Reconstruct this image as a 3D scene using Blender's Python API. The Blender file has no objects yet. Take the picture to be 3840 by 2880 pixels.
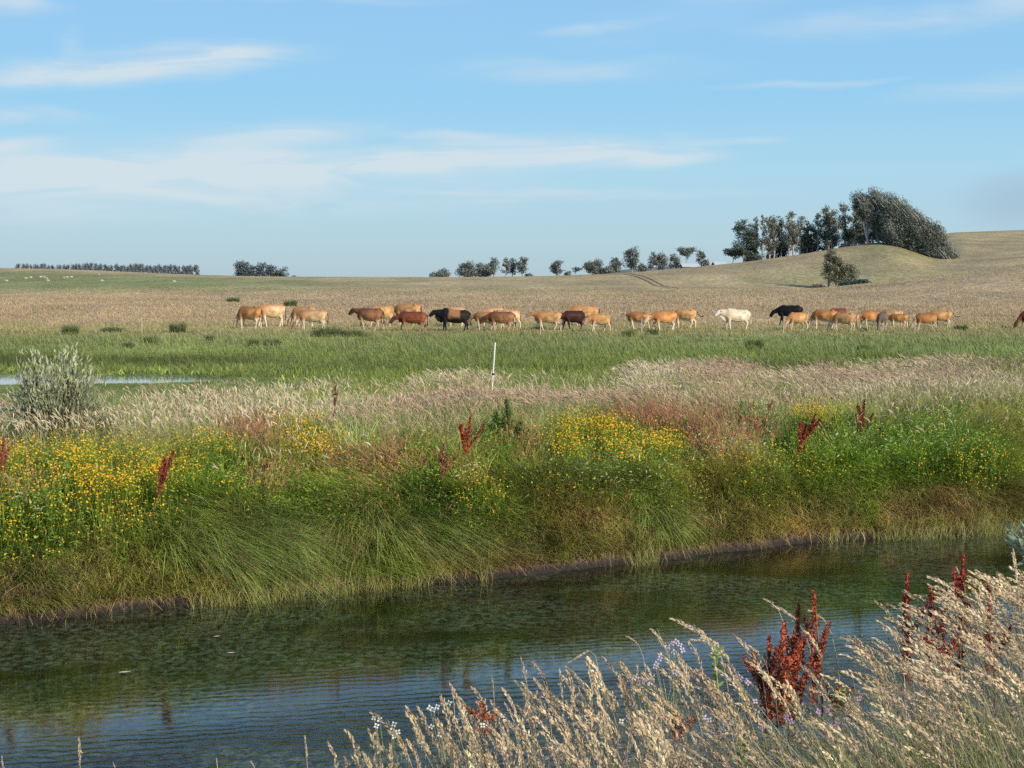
import bpy, bmesh, math, random
import numpy as np
from mathutils import Vector, Matrix, Euler

random.seed(7)
R = np.random.default_rng(7)
scene = bpy.context.scene
COL = scene.collection
F = 5576.0                    # focal length in pixels of the 3840 px wide photograph
CAMZ = 4.5
TH = math.atan(400 / F)
CT, ST = math.cos(TH), math.sin(TH)

# ------------------------------------------------------------------ camera maths
def proj(P):
    P = np.asarray(P, float)
    X, Y, Z = P[..., 0], P[..., 1], P[..., 2] - CAMZ
    d = np.maximum(Y * CT - Z * ST, .01)
    v = Y * ST + Z * CT
    return 1920 + F * X / d, 1440 - F * v / d

def unproj(px, py, Y):
    a = (px - 1920) / F
    b = (1440 - py) / F
    k = Y / (CT + b * ST)
    return a * k, Y, CAMZ + (-ST + b * CT) * k

# ------------------------------------------------------------------ noise
def _h(i, j, s):
    n = (i * 374761393 + j * 668265263 + s * 974634777) & 0xffffffff
    n = ((n ^ (n >> 13)) * 1274126177) & 0xffffffff
    return ((n ^ (n >> 16)) & 0xffff) / 65535.0

def vnoise(x, y, s=0):
    x = np.asarray(x, float); y = np.asarray(y, float) + 0 * x
    i = np.floor(x).astype(np.int64); j = np.floor(y).astype(np.int64)
    fx = x - i; fy = y - j
    fx = fx * fx * (3 - 2 * fx); fy = fy * fy * (3 - 2 * fy)
    a = _h(i, j, s); b = _h(i + 1, j, s); c = _h(i, j + 1, s); d = _h(i + 1, j + 1, s)
    return (a * (1 - fx) + b * fx) * (1 - fy) + (c * (1 - fx) + d * fx) * fy

def fbm(x, y, s=0, o=3):
    t = 0; a = .5; n = 0
    for k in range(o):
        t = t + a * vnoise(np.asarray(x) * 2 ** k, np.asarray(y) * 2 ** k, s + k * 17); n += a; a *= .5
    return t / n

def sstep(a, b, x):
    t = np.clip((np.asarray(x, float) - a) / (b - a), 0, 1)
    return t * t * (3 - 2 * t)

# ------------------------------------------------------------------ terrain
def st(X, Y):
    return ((Y - 22.2) - .49 * X) * .898, X * .898 + (Y - 22.2) * .44

def xy(s, t):
    return t * .898 - s * .44, 22.2 + t * .44 + s * .898

def wob(t):
    return .55 * (vnoise(t * .33, 3.3, 5) - .5) + .28 * (vnoise(t * 1.3, 8.1, 6) - .5)

SP = [-60, -25, -19.9, -17.4, -15.7, -14.6, -13.0, -12, -10, -1.2, -.25, 0, .12, .3, .6, 1.0, 2.2, 4, 10.4, 14.5, 17]
ZP = [3.1, 3.0, 2.85, 2.45, 2.15, 1.45, .12, -.8, -1.1, -1.0, -.25, -.04, .14, .26, .74, 1.06, 1.45, 1.6, 1.62, 1.02, .98]
FK = [40, 57, 78, 95]
FZ = [.98, .98, 1.63, 1.66]
cp = [-2500, 0, 300, 700, 1000, 1700, 2000, 2200, 2400, 2600, 2785, 2914, 3082, 3194, 3301, 3345, 3441, 3497, 3600, 3840, 5500]
cy = [985, 1004, 1011, 1029, 1037, 1039, 1036, 1030, 1020, 1001, 983, 966, 940, 919, 901, 904, 940, 976, 963, 936, 900]
KN = [  # distance, px table, py table
    (150, [-2500, 2500, 3840, 5500], [1141, 1141, 1118, 1100]),
    (225, [-2500, 2500, 3037, 3497, 3840, 5500], [1099, 1099, 1088, 1037, 996, 930]),
    (300, [-2500, 0, 1400, 2400, 2900, 3100, 3500, 3840, 5500], [1050, 1052, 1070, 1066, 1078, 1081, 1044, 1006, 950]),
    (420, cp, cy),
    (520, [-2500, 2700, 3345, 3600, 5500], [1046, 1046, 1030, 950, 900]),
    (760, [-2500, 3150, 3280, 3400, 3480, 3560, 3840, 5500], [1050, 1052, 985, 912, 884, 872, 861, 845]),
    (1300, [-2500, 5500], [1052, 1052]),
    (7000, [-2500, 5500], [1046, 1046]),
]

_xs = np.arange(-2500, 5500, 10.0); _g = np.exp(-.5 * (np.arange(-18, 19) / 6.0) ** 2); _g /= _g.sum()
cy = np.convolve(np.pad(np.interp(_xs, cp, cy), 18, mode='edge'), _g, 'valid'); cp = _xs
KN[3] = (420, cp, cy)

def farz(X, Y):
    X = np.asarray(X, float); Y = np.asarray(Y, float)
    px = 1920 + F * X / np.maximum(Y, 1) / 1.0
    z = np.interp(Y, FK, FZ)
    prevY, prevz = 95.0, np.full_like(z, 1.66)
    for D, tx, ty in KN:
        py = np.interp(px, tx, ty)
        zz = unproj(1920, py, D)[2]
        t = (Y - prevY) / (D - prevY)
        m = (Y > prevY)
        z = np.where(m, prevz + (zz - prevz) * np.clip(t, 0, 1), z)
        prevY, prevz = D, zz
    und = (vnoise(X * .05, Y * .03, 31) - .5) * .5 * sstep(95, 160, Y) * (1 - sstep(330, 420, Y))
    # shallow basin of the pond
    d = pond_d(X, Y)
    z = z + und - .16 * sstep(.15, -.25, d)
    return z

def pond_d(X, Y):
    # < 0 inside the pond
    c = 51.2 + .8 * (vnoise(X * .25, 2.0, 9) - .5)
    taper = np.interp(X, [-60, -19, -15.6, -12, -9.4], [3.9, 3.4, 2.6, 1.9, .2])
    return np.maximum(np.abs(Y - c - taper * .35) - taper, X + 9.4) * .6

def zg(X, Y):
    X = np.asarray(X, float); Y = np.asarray(Y, float)
    s, t = st(X, Y)
    w = wob(t) * sstep(-4, -1, s) * (1 - sstep(3, 6, s))
    zn = np.interp(s - w, SP, ZP)
    # the near bank stands a little higher to the right
    zn = zn + np.where(s < -13, .1 * np.clip(X, -2, 4), 0)
    zn = zn + .05 * (vnoise(X * 2, Y * 2, 4) - .5) * sstep(.3, 1.5, s)
    k = sstep(14.5, 17, s)
    return zn * (1 - k) + farz(X, np.maximum(Y, 20)) * k

# ------------------------------------------------------------------ helpers
class Soup:
    def __init__(self): self.v = []; self.f = []; self.c = []; self.n = 0
    def add(self, v, f, c):
        v = np.asarray(v, float).reshape(-1, 3); c = np.asarray(c, float).reshape(-1, 3)
        self.v.append(v); self.f.append(np.asarray(f, np.int64).reshape(-1, 4) + self.n); self.c.append(c); self.n += len(v)
    def build(self, name, mat, parent=None, origin=(0, 0, 0), smooth=False):
        v = np.concatenate(self.v) - np.asarray(origin); f = np.concatenate(self.f); c = np.concatenate(self.c)
        me = bpy.data.meshes.new(name)
        me.vertices.add(len(v)); me.vertices.foreach_set('co', v.astype(np.float32).ravel())
        me.loops.add(len(f) * 4); me.loops.foreach_set('vertex_index', f.astype(np.int32).ravel())
        me.polygons.add(len(f)); me.polygons.foreach_set('loop_start', np.arange(0, len(f) * 4, 4, dtype=np.int32))
        if smooth: me.polygons.foreach_set('use_smooth', np.ones(len(f), bool))
        me.update(calc_edges=True)
        at = me.color_attributes.new('Col', 'FLOAT_COLOR', 'POINT')
        at.data.foreach_set('color', np.concatenate([np.clip(c, 0, 1), np.ones((len(c), 1))], 1).astype(np.float32).ravel())
        me.materials.append(mat)
        o = bpy.data.objects.new(name, me); COL.objects.link(o)
        if parent is not None: o.parent = parent
        else: o.location = origin
        return o

def unit(a):
    a = np.asarray(a, float); return a / np.maximum(np.linalg.norm(a, axis=-1, keepdims=True), 1e-9)

def rc(n, a, b=None):
    return R.uniform(a, b, n)

def hdir(n):
    a = R.uniform(0, 2 * np.pi, n); return np.stack([np.cos(a), np.sin(a), 0 * a], 1)

def ribbons(S, base, d, L, bend, W, prof, c0, c1, side=None):
    n = len(base)
    if n == 0: return None
    k = len(prof) - 1
    t = np.linspace(0, 1, k + 1)[None, :, None]
    L = np.asarray(L, float).reshape(-1, 1, 1) * np.ones((n, 1, 1))
    pts = base[:, None, :] + d[:, None, :] * L * t + bend[:, None, :] * L * t * t
    if side is None:
        side = hdir(n)
    w = np.asarray(W, float).reshape(-1, 1, 1) * np.asarray(prof)[None, :, None] * .5 * np.ones((n, 1, 1))
    v = np.stack([pts - side[:, None, :] * w, pts + side[:, None, :] * w], 2)       # n,k+1,2,3
    c0 = np.broadcast_to(c0, (n, 3)); c1 = np.broadcast_to(c1, (n, 3))
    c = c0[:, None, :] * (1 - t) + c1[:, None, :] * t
    c = np.repeat(c[:, :, None, :], 2, 2)
    q = np.arange(k)[:, None] * 2 + np.array([0, 1, 3, 2])[None, :]
    f = (np.arange(n) * (k + 1) * 2)[:, None, None] + q[None]
    S.add(v, f, c)
    return pts[:, -1, :]

def leaves(S, P, d, L, W, c, side=None):
    n = len(P)
    if n == 0: return
    d = unit(d)
    if side is None: side = unit(np.cross(d, unit(R.normal(size=(n, 3)))))
    L = np.asarray(L, float).reshape(-1, 1) * np.ones((n, 1)); W = np.asarray(W, float).reshape(-1, 1) * np.ones((n, 1))
    v = np.stack([P, P + d * L * .45 + side * W * .5, P + d * L, P + d * L * .45 - side * W * .5], 1)
    f = np.arange(n * 4).reshape(n, 4)
    S.add(v, f, np.repeat(np.broadcast_to(c, (n, 3))[:, None, :], 4, 1))

def heads(S, P, d, L, W, c0, c1, bend=None):
    """seed heads: two crossed lens shaped ribbons each"""
    n = len(P)
    if n == 0: return
    d = unit(d)
    s1 = unit(np.cross(d, unit(R.normal(size=(n, 3))))); s2 = np.cross(d, s1)
    if bend is None: bend = np.zeros((n, 3))
    for s in (s1, s2):
        ribbons(S, P, d, L, bend, W, [.35, 1, .8, .1], c0, c1, s)

def tube(S, pts, rad, col, n=6):
    pts = np.asarray(pts, float); m = len(pts)
    rad = np.asarray(rad, float) * np.ones(m)
    tang = unit(np.gradient(pts, axis=0))
    up = np.array([0, 0, 1.0]) if abs(tang[:, 2]).mean() < .8 else np.array([0, 1.0, 0])
    a = unit(np.cross(tang, up)); b = np.cross(tang, a)
    an = np.linspace(0, 2 * np.pi, n, endpoint=False)
    ring = pts[:, None] + (a[:, None] * np.cos(an)[None, :, None] + b[:, None] * np.sin(an)[None, :, None]) * rad[:, None, None]
    f = []
    for i in range(m - 1):
        for j in range(n):
            k = (j + 1) % n
            f.append([i * n + j, i * n + k, (i + 1) * n + k, (i + 1) * n + j])
    S.add(ring, f, np.broadcast_to(col, (m * n, 3)))

def tag(o, label=None, cat=None, group=None, kind=None):
    if label: o['label'] = label
    if cat: o['category'] = cat
    if group: o['group'] = group
    if kind: o['kind'] = kind
    return o

def empty(name, loc, label=None, cat=None, group=None):
    o = bpy.data.objects.new(name, None); COL.objects.link(o); o.location = loc; o.empty_display_size = .2
    return tag(o, label, cat, group)

# ------------------------------------------------------------------ materials
def newmat(name):
    m = bpy.data.materials.new(name); m.use_nodes = True
    nt = m.node_tree; nt.nodes.clear()
    out = nt.nodes.new('ShaderNodeOutputMaterial')
    return m, nt, out

def N(nt, t, **kw):
    n = nt.nodes.new(t)
    for k, v in kw.items():
        if k.startswith('i_'): n.inputs[k[2:].replace('_', ' ')].default_value = v
        else: setattr(n, k, v)
    return n

def mixc(nt, fac, a, b, bt='MIX'):
    n = nt.nodes.new('ShaderNodeMix'); n.data_type = 'RGBA'; n.blend_type = bt
    for sock, val in ((n.inputs[0], fac), (n.inputs[6], a), (n.inputs[7], b)):
        if hasattr(val, 'is_linked') or hasattr(val, 'links'): nt.links.new(val, sock)
        elif isinstance(val, (int, float)): sock.default_value = val
        else: sock.default_value = (*val, 1) if len(val) == 3 else val
    return n.outputs[2]

def mathn(nt, op, a, b=None, clamp=False):
    n = nt.nodes.new('ShaderNodeMath'); n.operation = op; n.use_clamp = clamp
    for i, val in enumerate((a, b)):
        if val is None: continue
        if hasattr(val, 'links'): nt.links.new(val, n.inputs[i])
        else: n.inputs[i].default_value = val
    return n.outputs[0]

def maprange(nt, v, a, b, c=0, d=1, smooth=True):
    n = nt.nodes.new('ShaderNodeMapRange'); n.interpolation_type = 'SMOOTHSTEP' if smooth else 'LINEAR'
    nt.links.new(v, n.inputs[0])
    for i, x in zip((1, 2, 3, 4), (a, b, c, d)): n.inputs[i].default_value = x
    return n.outputs[0]

def foliage_mat(name, trans=.3, rough=.6, spec=.25, noise=.25):
    m, nt, out = newmat(name)
    at = N(nt, 'ShaderNodeAttribute', attribute_name='Col')
    geo = N(nt, 'ShaderNodeNewGeometry')
    tx = N(nt, 'ShaderNodeTexNoise'); tx.inputs['Scale'].default_value = 3.0; tx.inputs['Detail'].default_value = 3
    nt.links.new(geo.outputs['Position'], tx.inputs['Vector'])
    v = maprange(nt, tx.outputs['Fac'], .3, .7, 1 - noise, 1 + noise)
    sc = nt.nodes.new('ShaderNodeVectorMath'); sc.operation = 'SCALE'
    nt.links.new(at.outputs['Color'], sc.inputs[0]); nt.links.new(v, sc.inputs['Scale'])
    p = N(nt, 'ShaderNodeBsdfPrincipled'); p.inputs['Roughness'].default_value = rough
    p.inputs['Specular IOR Level'].default_value = spec
    nt.links.new(sc.outputs[0], p.inputs['Base Color'])
    tr = N(nt, 'ShaderNodeBsdfTranslucent'); nt.links.new(sc.outputs[0], tr.inputs['Color'])
    mx = N(nt, 'ShaderNodeMixShader'); mx.inputs[0].default_value = trans
    nt.links.new(p.outputs[0], mx.inputs[1]); nt.links.new(tr.outputs[0], mx.inputs[2]); nt.links.new(mx.outputs[0], out.inputs[0])
    return m

def plain_mat(name, col, rough=.7, spec=.3, var=.15, scale=20.0):
    m, nt, out = newmat(name)
    tc = N(nt, 'ShaderNodeTexCoord'); tx = N(nt, 'ShaderNodeTexNoise')
    tx.inputs['Scale'].default_value = scale; tx.inputs['Detail'].default_value = 4
    nt.links.new(tc.outputs['Object'], tx.inputs['Vector'])
    c = mixc(nt, tx.outputs['Fac'], tuple(x * (1 - var) for x in col), tuple(min(1, x * (1 + var)) for x in col))
    p = N(nt, 'ShaderNodeBsdfPrincipled'); p.inputs['Roughness'].default_value = rough
    p.inputs['Specular IOR Level'].default_value = spec
    nt.links.new(c, p.inputs['Base Color']); nt.links.new(p.outputs[0], out.inputs[0])
    return m

M_GRASS = foliage_mat('grass_blades', .3, .5, .3)
M_SEED = foliage_mat('dry_seed_heads', .35, .7, .1, .15)
M_FLOWER = foliage_mat('flower_petals', .25, .5, .2, .1)
M_LEAF = foliage_mat('broad_leaves', .25, .5, .3)
M_TREE = foliage_mat('tree_foliage', .15, .7, .15, .1)
M_BARK = foliage_mat('bark', 0, .85, .1, .2)

# ------------------------------------------------------------------ ground sheets
def sheet(name, rows, cols, posf, mat, colf=None):
    ii, jj = np.meshgrid(np.arange(rows), np.arange(cols), indexing='ij')
    X, Y, Z = posf(ii, jj)
    S = Soup()
    idx = (ii * cols + jj)
    f = np.stack([idx[:-1, :-1], idx[:-1, 1:], idx[1:, 1:], idx[1:, :-1]], -1)
    v = np.stack([X, Y, Z], -1)
    c = colf(X, Y) if colf is not None else np.full(v.shape, .2)
    S.add(v, f, c)
    return S.build(name, mat, smooth=True)

def bank_mat():
    m, nt, out = newmat('bank_earth')
    geo = N(nt, 'ShaderNodeNewGeometry')
    sep = N(nt, 'ShaderNodeSeparateXYZ'); nt.links.new(geo.outputs['Position'], sep.inputs[0])
    n1 = N(nt, 'ShaderNodeTexNoise'); n1.inputs['Scale'].default_value = 2.2; n1.inputs['Detail'].default_value = 6
    n2 = N(nt, 'ShaderNodeTexNoise'); n2.inputs['Scale'].default_value = 14; n2.inputs['Detail'].default_value = 5
    nt.links.new(geo.outputs['Position'], n1.inputs['Vector']); nt.links.new(geo.outputs['Position'], n2.inputs['Vector'])
    mud = mixc(nt, maprange(nt, n2.outputs['Fac'], .35, .65), (.032, .021, .015), (.15, .10, .07))
    wet = maprange(nt, sep.outputs['Z'], .02, .16)  # height mask for the damp and the painted bank shade together
    mud = mixc(nt, wet, (.016, .011, .009), mud)  # mud darkens to the waterline; bank shade is painted in with the damp
    soil = mixc(nt, maprange(nt, n1.outputs['Fac'], .35, .65), (.035, .042, .014), (.09, .075, .035))  # soil colour kept dark so gaps between the plants read as shadow
    c = mixc(nt, maprange(nt, sep.outputs['Z'], .30, .5), mud, soil)
    p = N(nt, 'ShaderNodeBsdfPrincipled'); p.inputs['Roughness'].default_value = .8
    bp = N(nt, 'ShaderNodeBump'); bp.inputs['Strength'].default_value = .8; bp.inputs['Distance'].default_value = .06
    nt.links.new(n2.outputs['Fac'], bp.inputs['Height']); nt.links.new(bp.outputs[0], p.inputs['Normal'])
    nt.links.new(c, p.inputs['Base Color']); nt.links.new(p.outputs[0], out.inputs[0])
    return m

srows = np.unique(np.concatenate([np.linspace(-60, -20, 20), np.linspace(-20, -11.5, 50), np.linspace(-11.5, -1.6, 12), np.linspace(-1.6, 2.5, 80), np.linspace(2.5, 17, 40)]))
tcols = np.unique(np.concatenate([np.linspace(-120, -22, 40), np.linspace(-22, 30, 340), np.linspace(30, 140, 40)]))
def pb(i, j):
    s = srows[i]; t = tcols[j]; X, Y = xy(s, t)
    z = zg(X, Y)
    z = z + .09 * (vnoise(t * 2.2, s * 6, 13) - .5) * sstep(-.1, .1, s) * (1 - sstep(.5, .9, s)) + .08 * (vnoise(t * 5, s * 9, 12) - .5) * sstep(-.2, .2, s) * (1 - sstep(2, 4, s))
    return X, Y, z
tag(sheet('bank_ground', len(srows), len(tcols), pb, bank_mat()), kind='structure')

FIELD_G = np.array([.215, .262, .066]); FIELD_B = np.array([.435, .325, .183]); FIELD_T = np.array([.44, .345, .18]); FIELD_O = np.array([.36, .32, .14])
def field_col(X, Y):
    X = np.asarray(X, float); Y = np.asarray(Y, float)
    u = X / np.maximum(Y, 1); px = 1920 + F * u
    n = fbm(X * .12, Y * .06, 40, 3); n2 = fbm(u * 30, np.log(np.maximum(Y, 1)) * 14, 44, 3)
    g = FIELD_G * (1 + (n[..., None] - .5) * .7)
    dk = sstep(.45, .6, fbm(X * .06, Y * .2, 47, 2)) * sstep(54, 57, Y) * (1 - sstep(63, 68, Y))
    g = g * (1 - .42 * dk[..., None]); tp_ = (sstep(62, 68, Y) * .45)[..., None]; g = g * (1 - tp_) + np.array([.30, .34, .13]) * tp_
    c = g
    a = sstep(71, 80, Y + 7 * (n - .5))
    c = c * (1 - a[..., None]) + FIELD_O * a[..., None]
    a = sstep(83, 100, Y + 16 * (n2 - .5))
    br = FIELD_B * (.82 + .36 * n2[..., None])
    c = c * (1 - a[..., None]) + br * a[..., None]
    a = sstep(190, 250, Y + 60 * (n2 - .5))
    tn = FIELD_T * (.85 + .3 * n2[..., None])
    gp = (sstep(.5, .68, fbm(u * 12 + 3, Y * .012, 50, 3)) * .5)[..., None]
    tn = tn * (1 - gp) + np.array([.34, .315, .14]) * gp
    c = c * (1 - a[..., None]) + tn * a[..., None]
    # green pasture on the far left slope
    a = sstep(220, 262, Y) * (1 - sstep(352, 395, Y)) * (1 - sstep(700, 1900, px + 400 * n2)) * .85
    c = c * (1 - a[..., None]) + np.array([.24, .27, .10]) * a[..., None]
    a = (sstep(345, 400, Y) * (1 - sstep(430, 460, Y)) * sstep(3180, 3330, px) * (1 - sstep(3520, 3560, px)) * .7)[..., None]  # tree shade on the hill flank, painted as darker, greener field colour
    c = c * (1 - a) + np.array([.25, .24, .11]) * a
    a = sstep(228, 245, Y) * (1 - sstep(290, 330, Y)) * sstep(3200, 3500, px)
    return c

def field_mat():
    m, nt, out = newmat('field_grass')
    at = N(nt, 'ShaderNodeAttribute', attribute_name='Col')
    geo = N(nt, 'ShaderNodeNewGeometry')
    mp = N(nt, 'ShaderNodeMapping'); mp.inputs['Scale'].default_value = (1.0, .35, 1.0)
    nt.links.new(geo.outputs['Position'], mp.inputs[0])
    n1 = N(nt, 'ShaderNodeTexNoise'); n1.inputs['Scale'].default_value = 1.1; n1.inputs['Detail'].default_value = 8; n1.inputs['Roughness'].default_value = .7
    n2 = N(nt, 'ShaderNodeTexNoise'); n2.inputs['Scale'].default_value = .09; n2.inputs['Detail'].default_value = 5
    nt.links.new(mp.outputs[0], n1.inputs['Vector']); nt.links.new(mp.outputs[0], n2.inputs['Vector'])
    v = maprange(nt, n1.outputs['Fac'], .3, .7, .62, 1.3)
    v2 = maprange(nt, n2.outputs['Fac'], .3, .7, .82, 1.15)
    k = mathn(nt, 'MULTIPLY', v, v2)
    sc = nt.nodes.new('ShaderNodeVectorMath'); sc.operation = 'SCALE'
    nt.links.new(at.outputs['Color'], sc.inputs[0]); nt.links.new(k, sc.inputs['Scale'])
    p = N(nt, 'ShaderNodeBsdfPrincipled'); p.inputs['Roughness'].default_value = .9; p.inputs['Specular IOR Level'].default_value = .1
    bp = N(nt, 'ShaderNodeBump'); bp.inputs['Strength'].default_value = .6; bp.inputs['Distance'].default_value = .3
    nt.links.new(n1.outputs['Fac'], bp.inputs['Height']); nt.links.new(bp.outputs[0], p.inputs['Normal'])
    nt.links.new(sc.outputs[0], p.inputs['Base Color']); nt.links.new(p.outputs[0], out.inputs[0])
    return m
M_FIELD = field_mat()
yr = np.unique(np.concatenate([np.linspace(27, 60, 60), np.linspace(60, 100, 40), np.linspace(100, 560, 240), np.linspace(560, 1300, 60), np.geomspace(1300, 7000, 12)]))
uc = np.linspace(-.95, .95, 520)
def pf(i, j):
    Y = yr[i]; X = uc[j] * (Y + 12)
    s, t = st(X, Y)
    z = farz(X, Y) - .06 * (1 - sstep(16, 18, s)) - .5 * (1 - sstep(14, 16, s)) - 2 * (1 - sstep(8, 14, s))
    return X, Y, z
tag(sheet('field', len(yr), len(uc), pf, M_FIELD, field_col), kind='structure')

# a faint far ridge behind the horizon trees
def pr(i, j):
    px = np.linspace(2180, 2760, 60)[j]; top = np.interp(px, [2180, 2300, 2450, 2760], [1047, 1014, 1002, 1000])
    x, y, z = unproj(px, top, 1500.0)
    x = px * 0 + x; y = 1500 + i * 0 + (1 - i) * 0
    return x, y + i * 0.0 - (i == 0) * 60, np.where(i == 0, z * 0 - 5, np.where(i == 1, z, -5)) + 0 * x
def prc(X, Y): return np.broadcast_to(np.array([.20, .21, .20]), X.shape + (3,))
tag(sheet('far_hill', 3, 60, lambda i, j: (pr(i, j)[0], 1500.0 + (i - 1) * 80, pr(i, j)[2]), M_FIELD, prc), kind='structure')

# farm track climbing the hill
S = Soup()
tp = []
for px, Y in [(2350, 405), (2372, 385), (2400, 360), (2430, 335), (2470, 300), (2530, 262)]:
    X = (px - 1920) / F * Y; tp.append((X, Y))
tp = np.array(tp)
for off in (-.8, .8):
    for a, b in zip(tp[:-1], tp[1:]):
        k = np.linspace(0, 1, 12)[:, None]; q = a * (1 - k) + b * k
        L = np.stack([q[:, 0] + off - .2, q[:, 1]], 1); Rr = np.stack([q[:, 0] + off + .2, q[:, 1]], 1)
        V = np.stack([np.stack([L[:, 0], L[:, 1], farz(L[:, 0], L[:, 1]) + .09], 1), np.stack([Rr[:, 0], Rr[:, 1], farz(Rr[:, 0], Rr[:, 1]) + .09], 1)], 1)
        f = [[2 * i, 2 * i + 1, 2 * i + 3, 2 * i + 2] for i in range(11)]
        S.add(V, f, np.broadcast_to((.30, .235, .13), (24, 3)))
tag(S.build('track', M_FIELD), kind='structure')

# ------------------------------------------------------------------ water
def water_mat(name, deep, weed, ripple, wmix=.6, patch=.18):
    m, nt, out = newmat(name)
    geo = N(nt, 'ShaderNodeNewGeometry')
    def noise(scale, rot, det, rough=.5, dist=0.0, sx=(1, 1, 1)):
        mp = N(nt, 'ShaderNodeMapping'); mp.inputs['Rotation'].default_value = (0, 0, rot); mp.inputs['Scale'].default_value = sx
        nt.links.new(geo.outputs['Position'], mp.inputs[0])
        n = N(nt, 'ShaderNodeTexNoise'); n.inputs['Scale'].default_value = scale; n.inputs['Detail'].default_value = det
        n.inputs['Roughness'].default_value = rough; n.inputs['Distortion'].default_value = dist
        nt.links.new(mp.outputs[0], n.inputs['Vector']); return n.outputs['Fac']
    sub = noise(9, .1, 6, .7, .6, (1, .8, 1)); big = noise(patch * 3, .0, 3, .5, .5, (.5, 1, 1))
    k = mathn(nt, 'MULTIPLY', maprange(nt, sub, .40, .66), maprange(nt, big, .34, .58))
    k = mathn(nt, 'MULTIPLY', k, wmix)
    c = mixc(nt, k, deep, weed); c = mixc(nt, mathn(nt, 'MULTIPLY', maprange(nt, noise(26, .1, 3, .7, 0, (.6, 1, 1)), .58, .7), mathn(nt, 'MULTIPLY', k, .55)), c, tuple(x * 2.0 for x in weed))
    wv = N(nt, 'ShaderNodeTexWave'); wv.wave_type = 'BANDS'; wv.bands_direction = 'Y'
    mp = N(nt, 'ShaderNodeMapping'); mp.inputs['Rotation'].default_value = (0, 0, -.22)
    nt.links.new(geo.outputs['Position'], mp.inputs[0]); nt.links.new(mp.outputs[0], wv.inputs['Vector'])
    wv.inputs['Scale'].default_value = 1.9; wv.inputs['Distortion'].default_value = 5.5; wv.inputs['Detail'].default_value = 3; wv.inputs['Detail Scale'].default_value = 1.1; wv.inputs['Detail Roughness'].default_value = .6
    fine = noise(7, -.2, 4, .6, .4, (.45, 1.6, 1))
    h = mathn(nt, 'ADD', mathn(nt, 'MULTIPLY', wv.outputs['Fac'], .42), mathn(nt, 'MULTIPLY', fine, 1.1))
    calm = maprange(nt, noise(.5, .3, 2, .5, 0, (.5, 1, 1)), .35, .65, .55, 1.15)
    sep = N(nt, 'ShaderNodeSeparateXYZ'); nt.links.new(geo.outputs['Position'], sep.inputs[0])
    sd = mathn(nt, 'SUBTRACT', sep.outputs['Y'], mathn(nt, 'MULTIPLY', sep.outputs['X'], .49))    # sheltered under the far bank
    shel = maprange(nt, sd, 14.6, 16.7, 1.0, .05)
    hh = mathn(nt, 'MULTIPLY', h, mathn(nt, 'MULTIPLY', calm, shel))
    bp = N(nt, 'ShaderNodeBump'); bp.inputs['Strength'].default_value = 1; bp.inputs['Distance'].default_value = ripple
    nt.links.new(hh, bp.inputs['Height'])
    p = N(nt, 'ShaderNodeBsdfPrincipled'); p.inputs['Roughness'].default_value = .03; p.inputs['IOR'].default_value = 1.55
    p.inputs['Specular IOR Level'].default_value = 1.0
    nt.links.new(c, p.inputs['Base Color']); nt.links.new(bp.outputs[0], p.inputs['Normal']); nt.links.new(p.outputs[0], out.inputs[0])
    return m
S = Soup()
v = []
for s_, t_ in ((-14.4, -120), (-14.4, 140), (1.5, 140), (1.5, -120)):
    X, Y = xy(s_, t_); v.append((X, Y, 0.0))
S.add(v, [[0, 1, 2, 3]], np.zeros((4, 3)))
tag(S.build('water', water_mat('river_water', (.006, .010, .004), (.10, .135, .08), .026, .9)), kind='structure')
S = Soup()
S.add([(-70, 46, .935), (-9, 46, .935), (-9, 60, .935), (-70, 60, .935)], [[0, 1, 2, 3]], np.zeros((4, 3)))
tag(S.build('pond_water', water_mat('pond_water', (.16, .19, .20), (.16, .2, .1), .003, .8, .4)), kind='structure')

# ------------------------------------------------------------------ far field grasses
def scatter_field(name, n, y0, y1, hmin, hmax, colf, wk=1.0, clump=0.0, umax=.42, seeds=0, lean=.25):
    S = Soup()
    q = R.uniform(1 / y1, 1 / y0, n); Y = 1 / q; u = R.uniform(-umax, umax, n); X = u * Y
    s, t = st(X, Y); keep = (s > 11.0) & (pond_d(X, Y) > .05)
    if clump > 0: keep &= R.uniform(0, 1, n) < clump + (1 - clump) * sstep(.4, .6, fbm(X * .5, Y * .3, 60, 2))
    X, Y = X[keep], Y[keep]; n = len(X)
    Z = zg(X, Y) - .02
    B = np.stack([X, Y, Z], 1)
    H = R.uniform(hmin, hmax, n) * (.65 + .7 * fbm(X * .3, Y * .2, 61, 2)) * np.interp(Y, [78, 93, 110], [.8, .9, 1]) if name == 'meadow_grass' else R.uniform(hmin, hmax, n) * (.65 + .7 * fbm(X * .3, Y * .2, 61, 2)) * np.where((X < -7) & (Y < 52), .22, 1) * np.interp(Y, [72, 80], [1, .5])
    W = wk * Y / 1487 * R.uniform(.5, 1.0, n)
    c = colf(X, Y)
    var = R.uniform(*((.8, 1.2) if name == 'meadow_grass' else (.6, 1.35)), (n, 1)) * (1 + R.uniform(-.08, .08, (n, 3)))
    d = unit(np.stack([R.normal(-.1, lean, n), R.normal(0, lean, n), np.ones(n)], 1))
    bend = np.stack([R.normal(-.15, .2, n), R.normal(0, .1, n), -R.uniform(0, .15, n)], 1)
    ribbons(S, B, d, H, bend, W, [1, .9, .15], c * var * (.80 if name == 'meadow_grass' else .7), c * var * 1.12)
    return S.build(name, M_GRASS)

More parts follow.
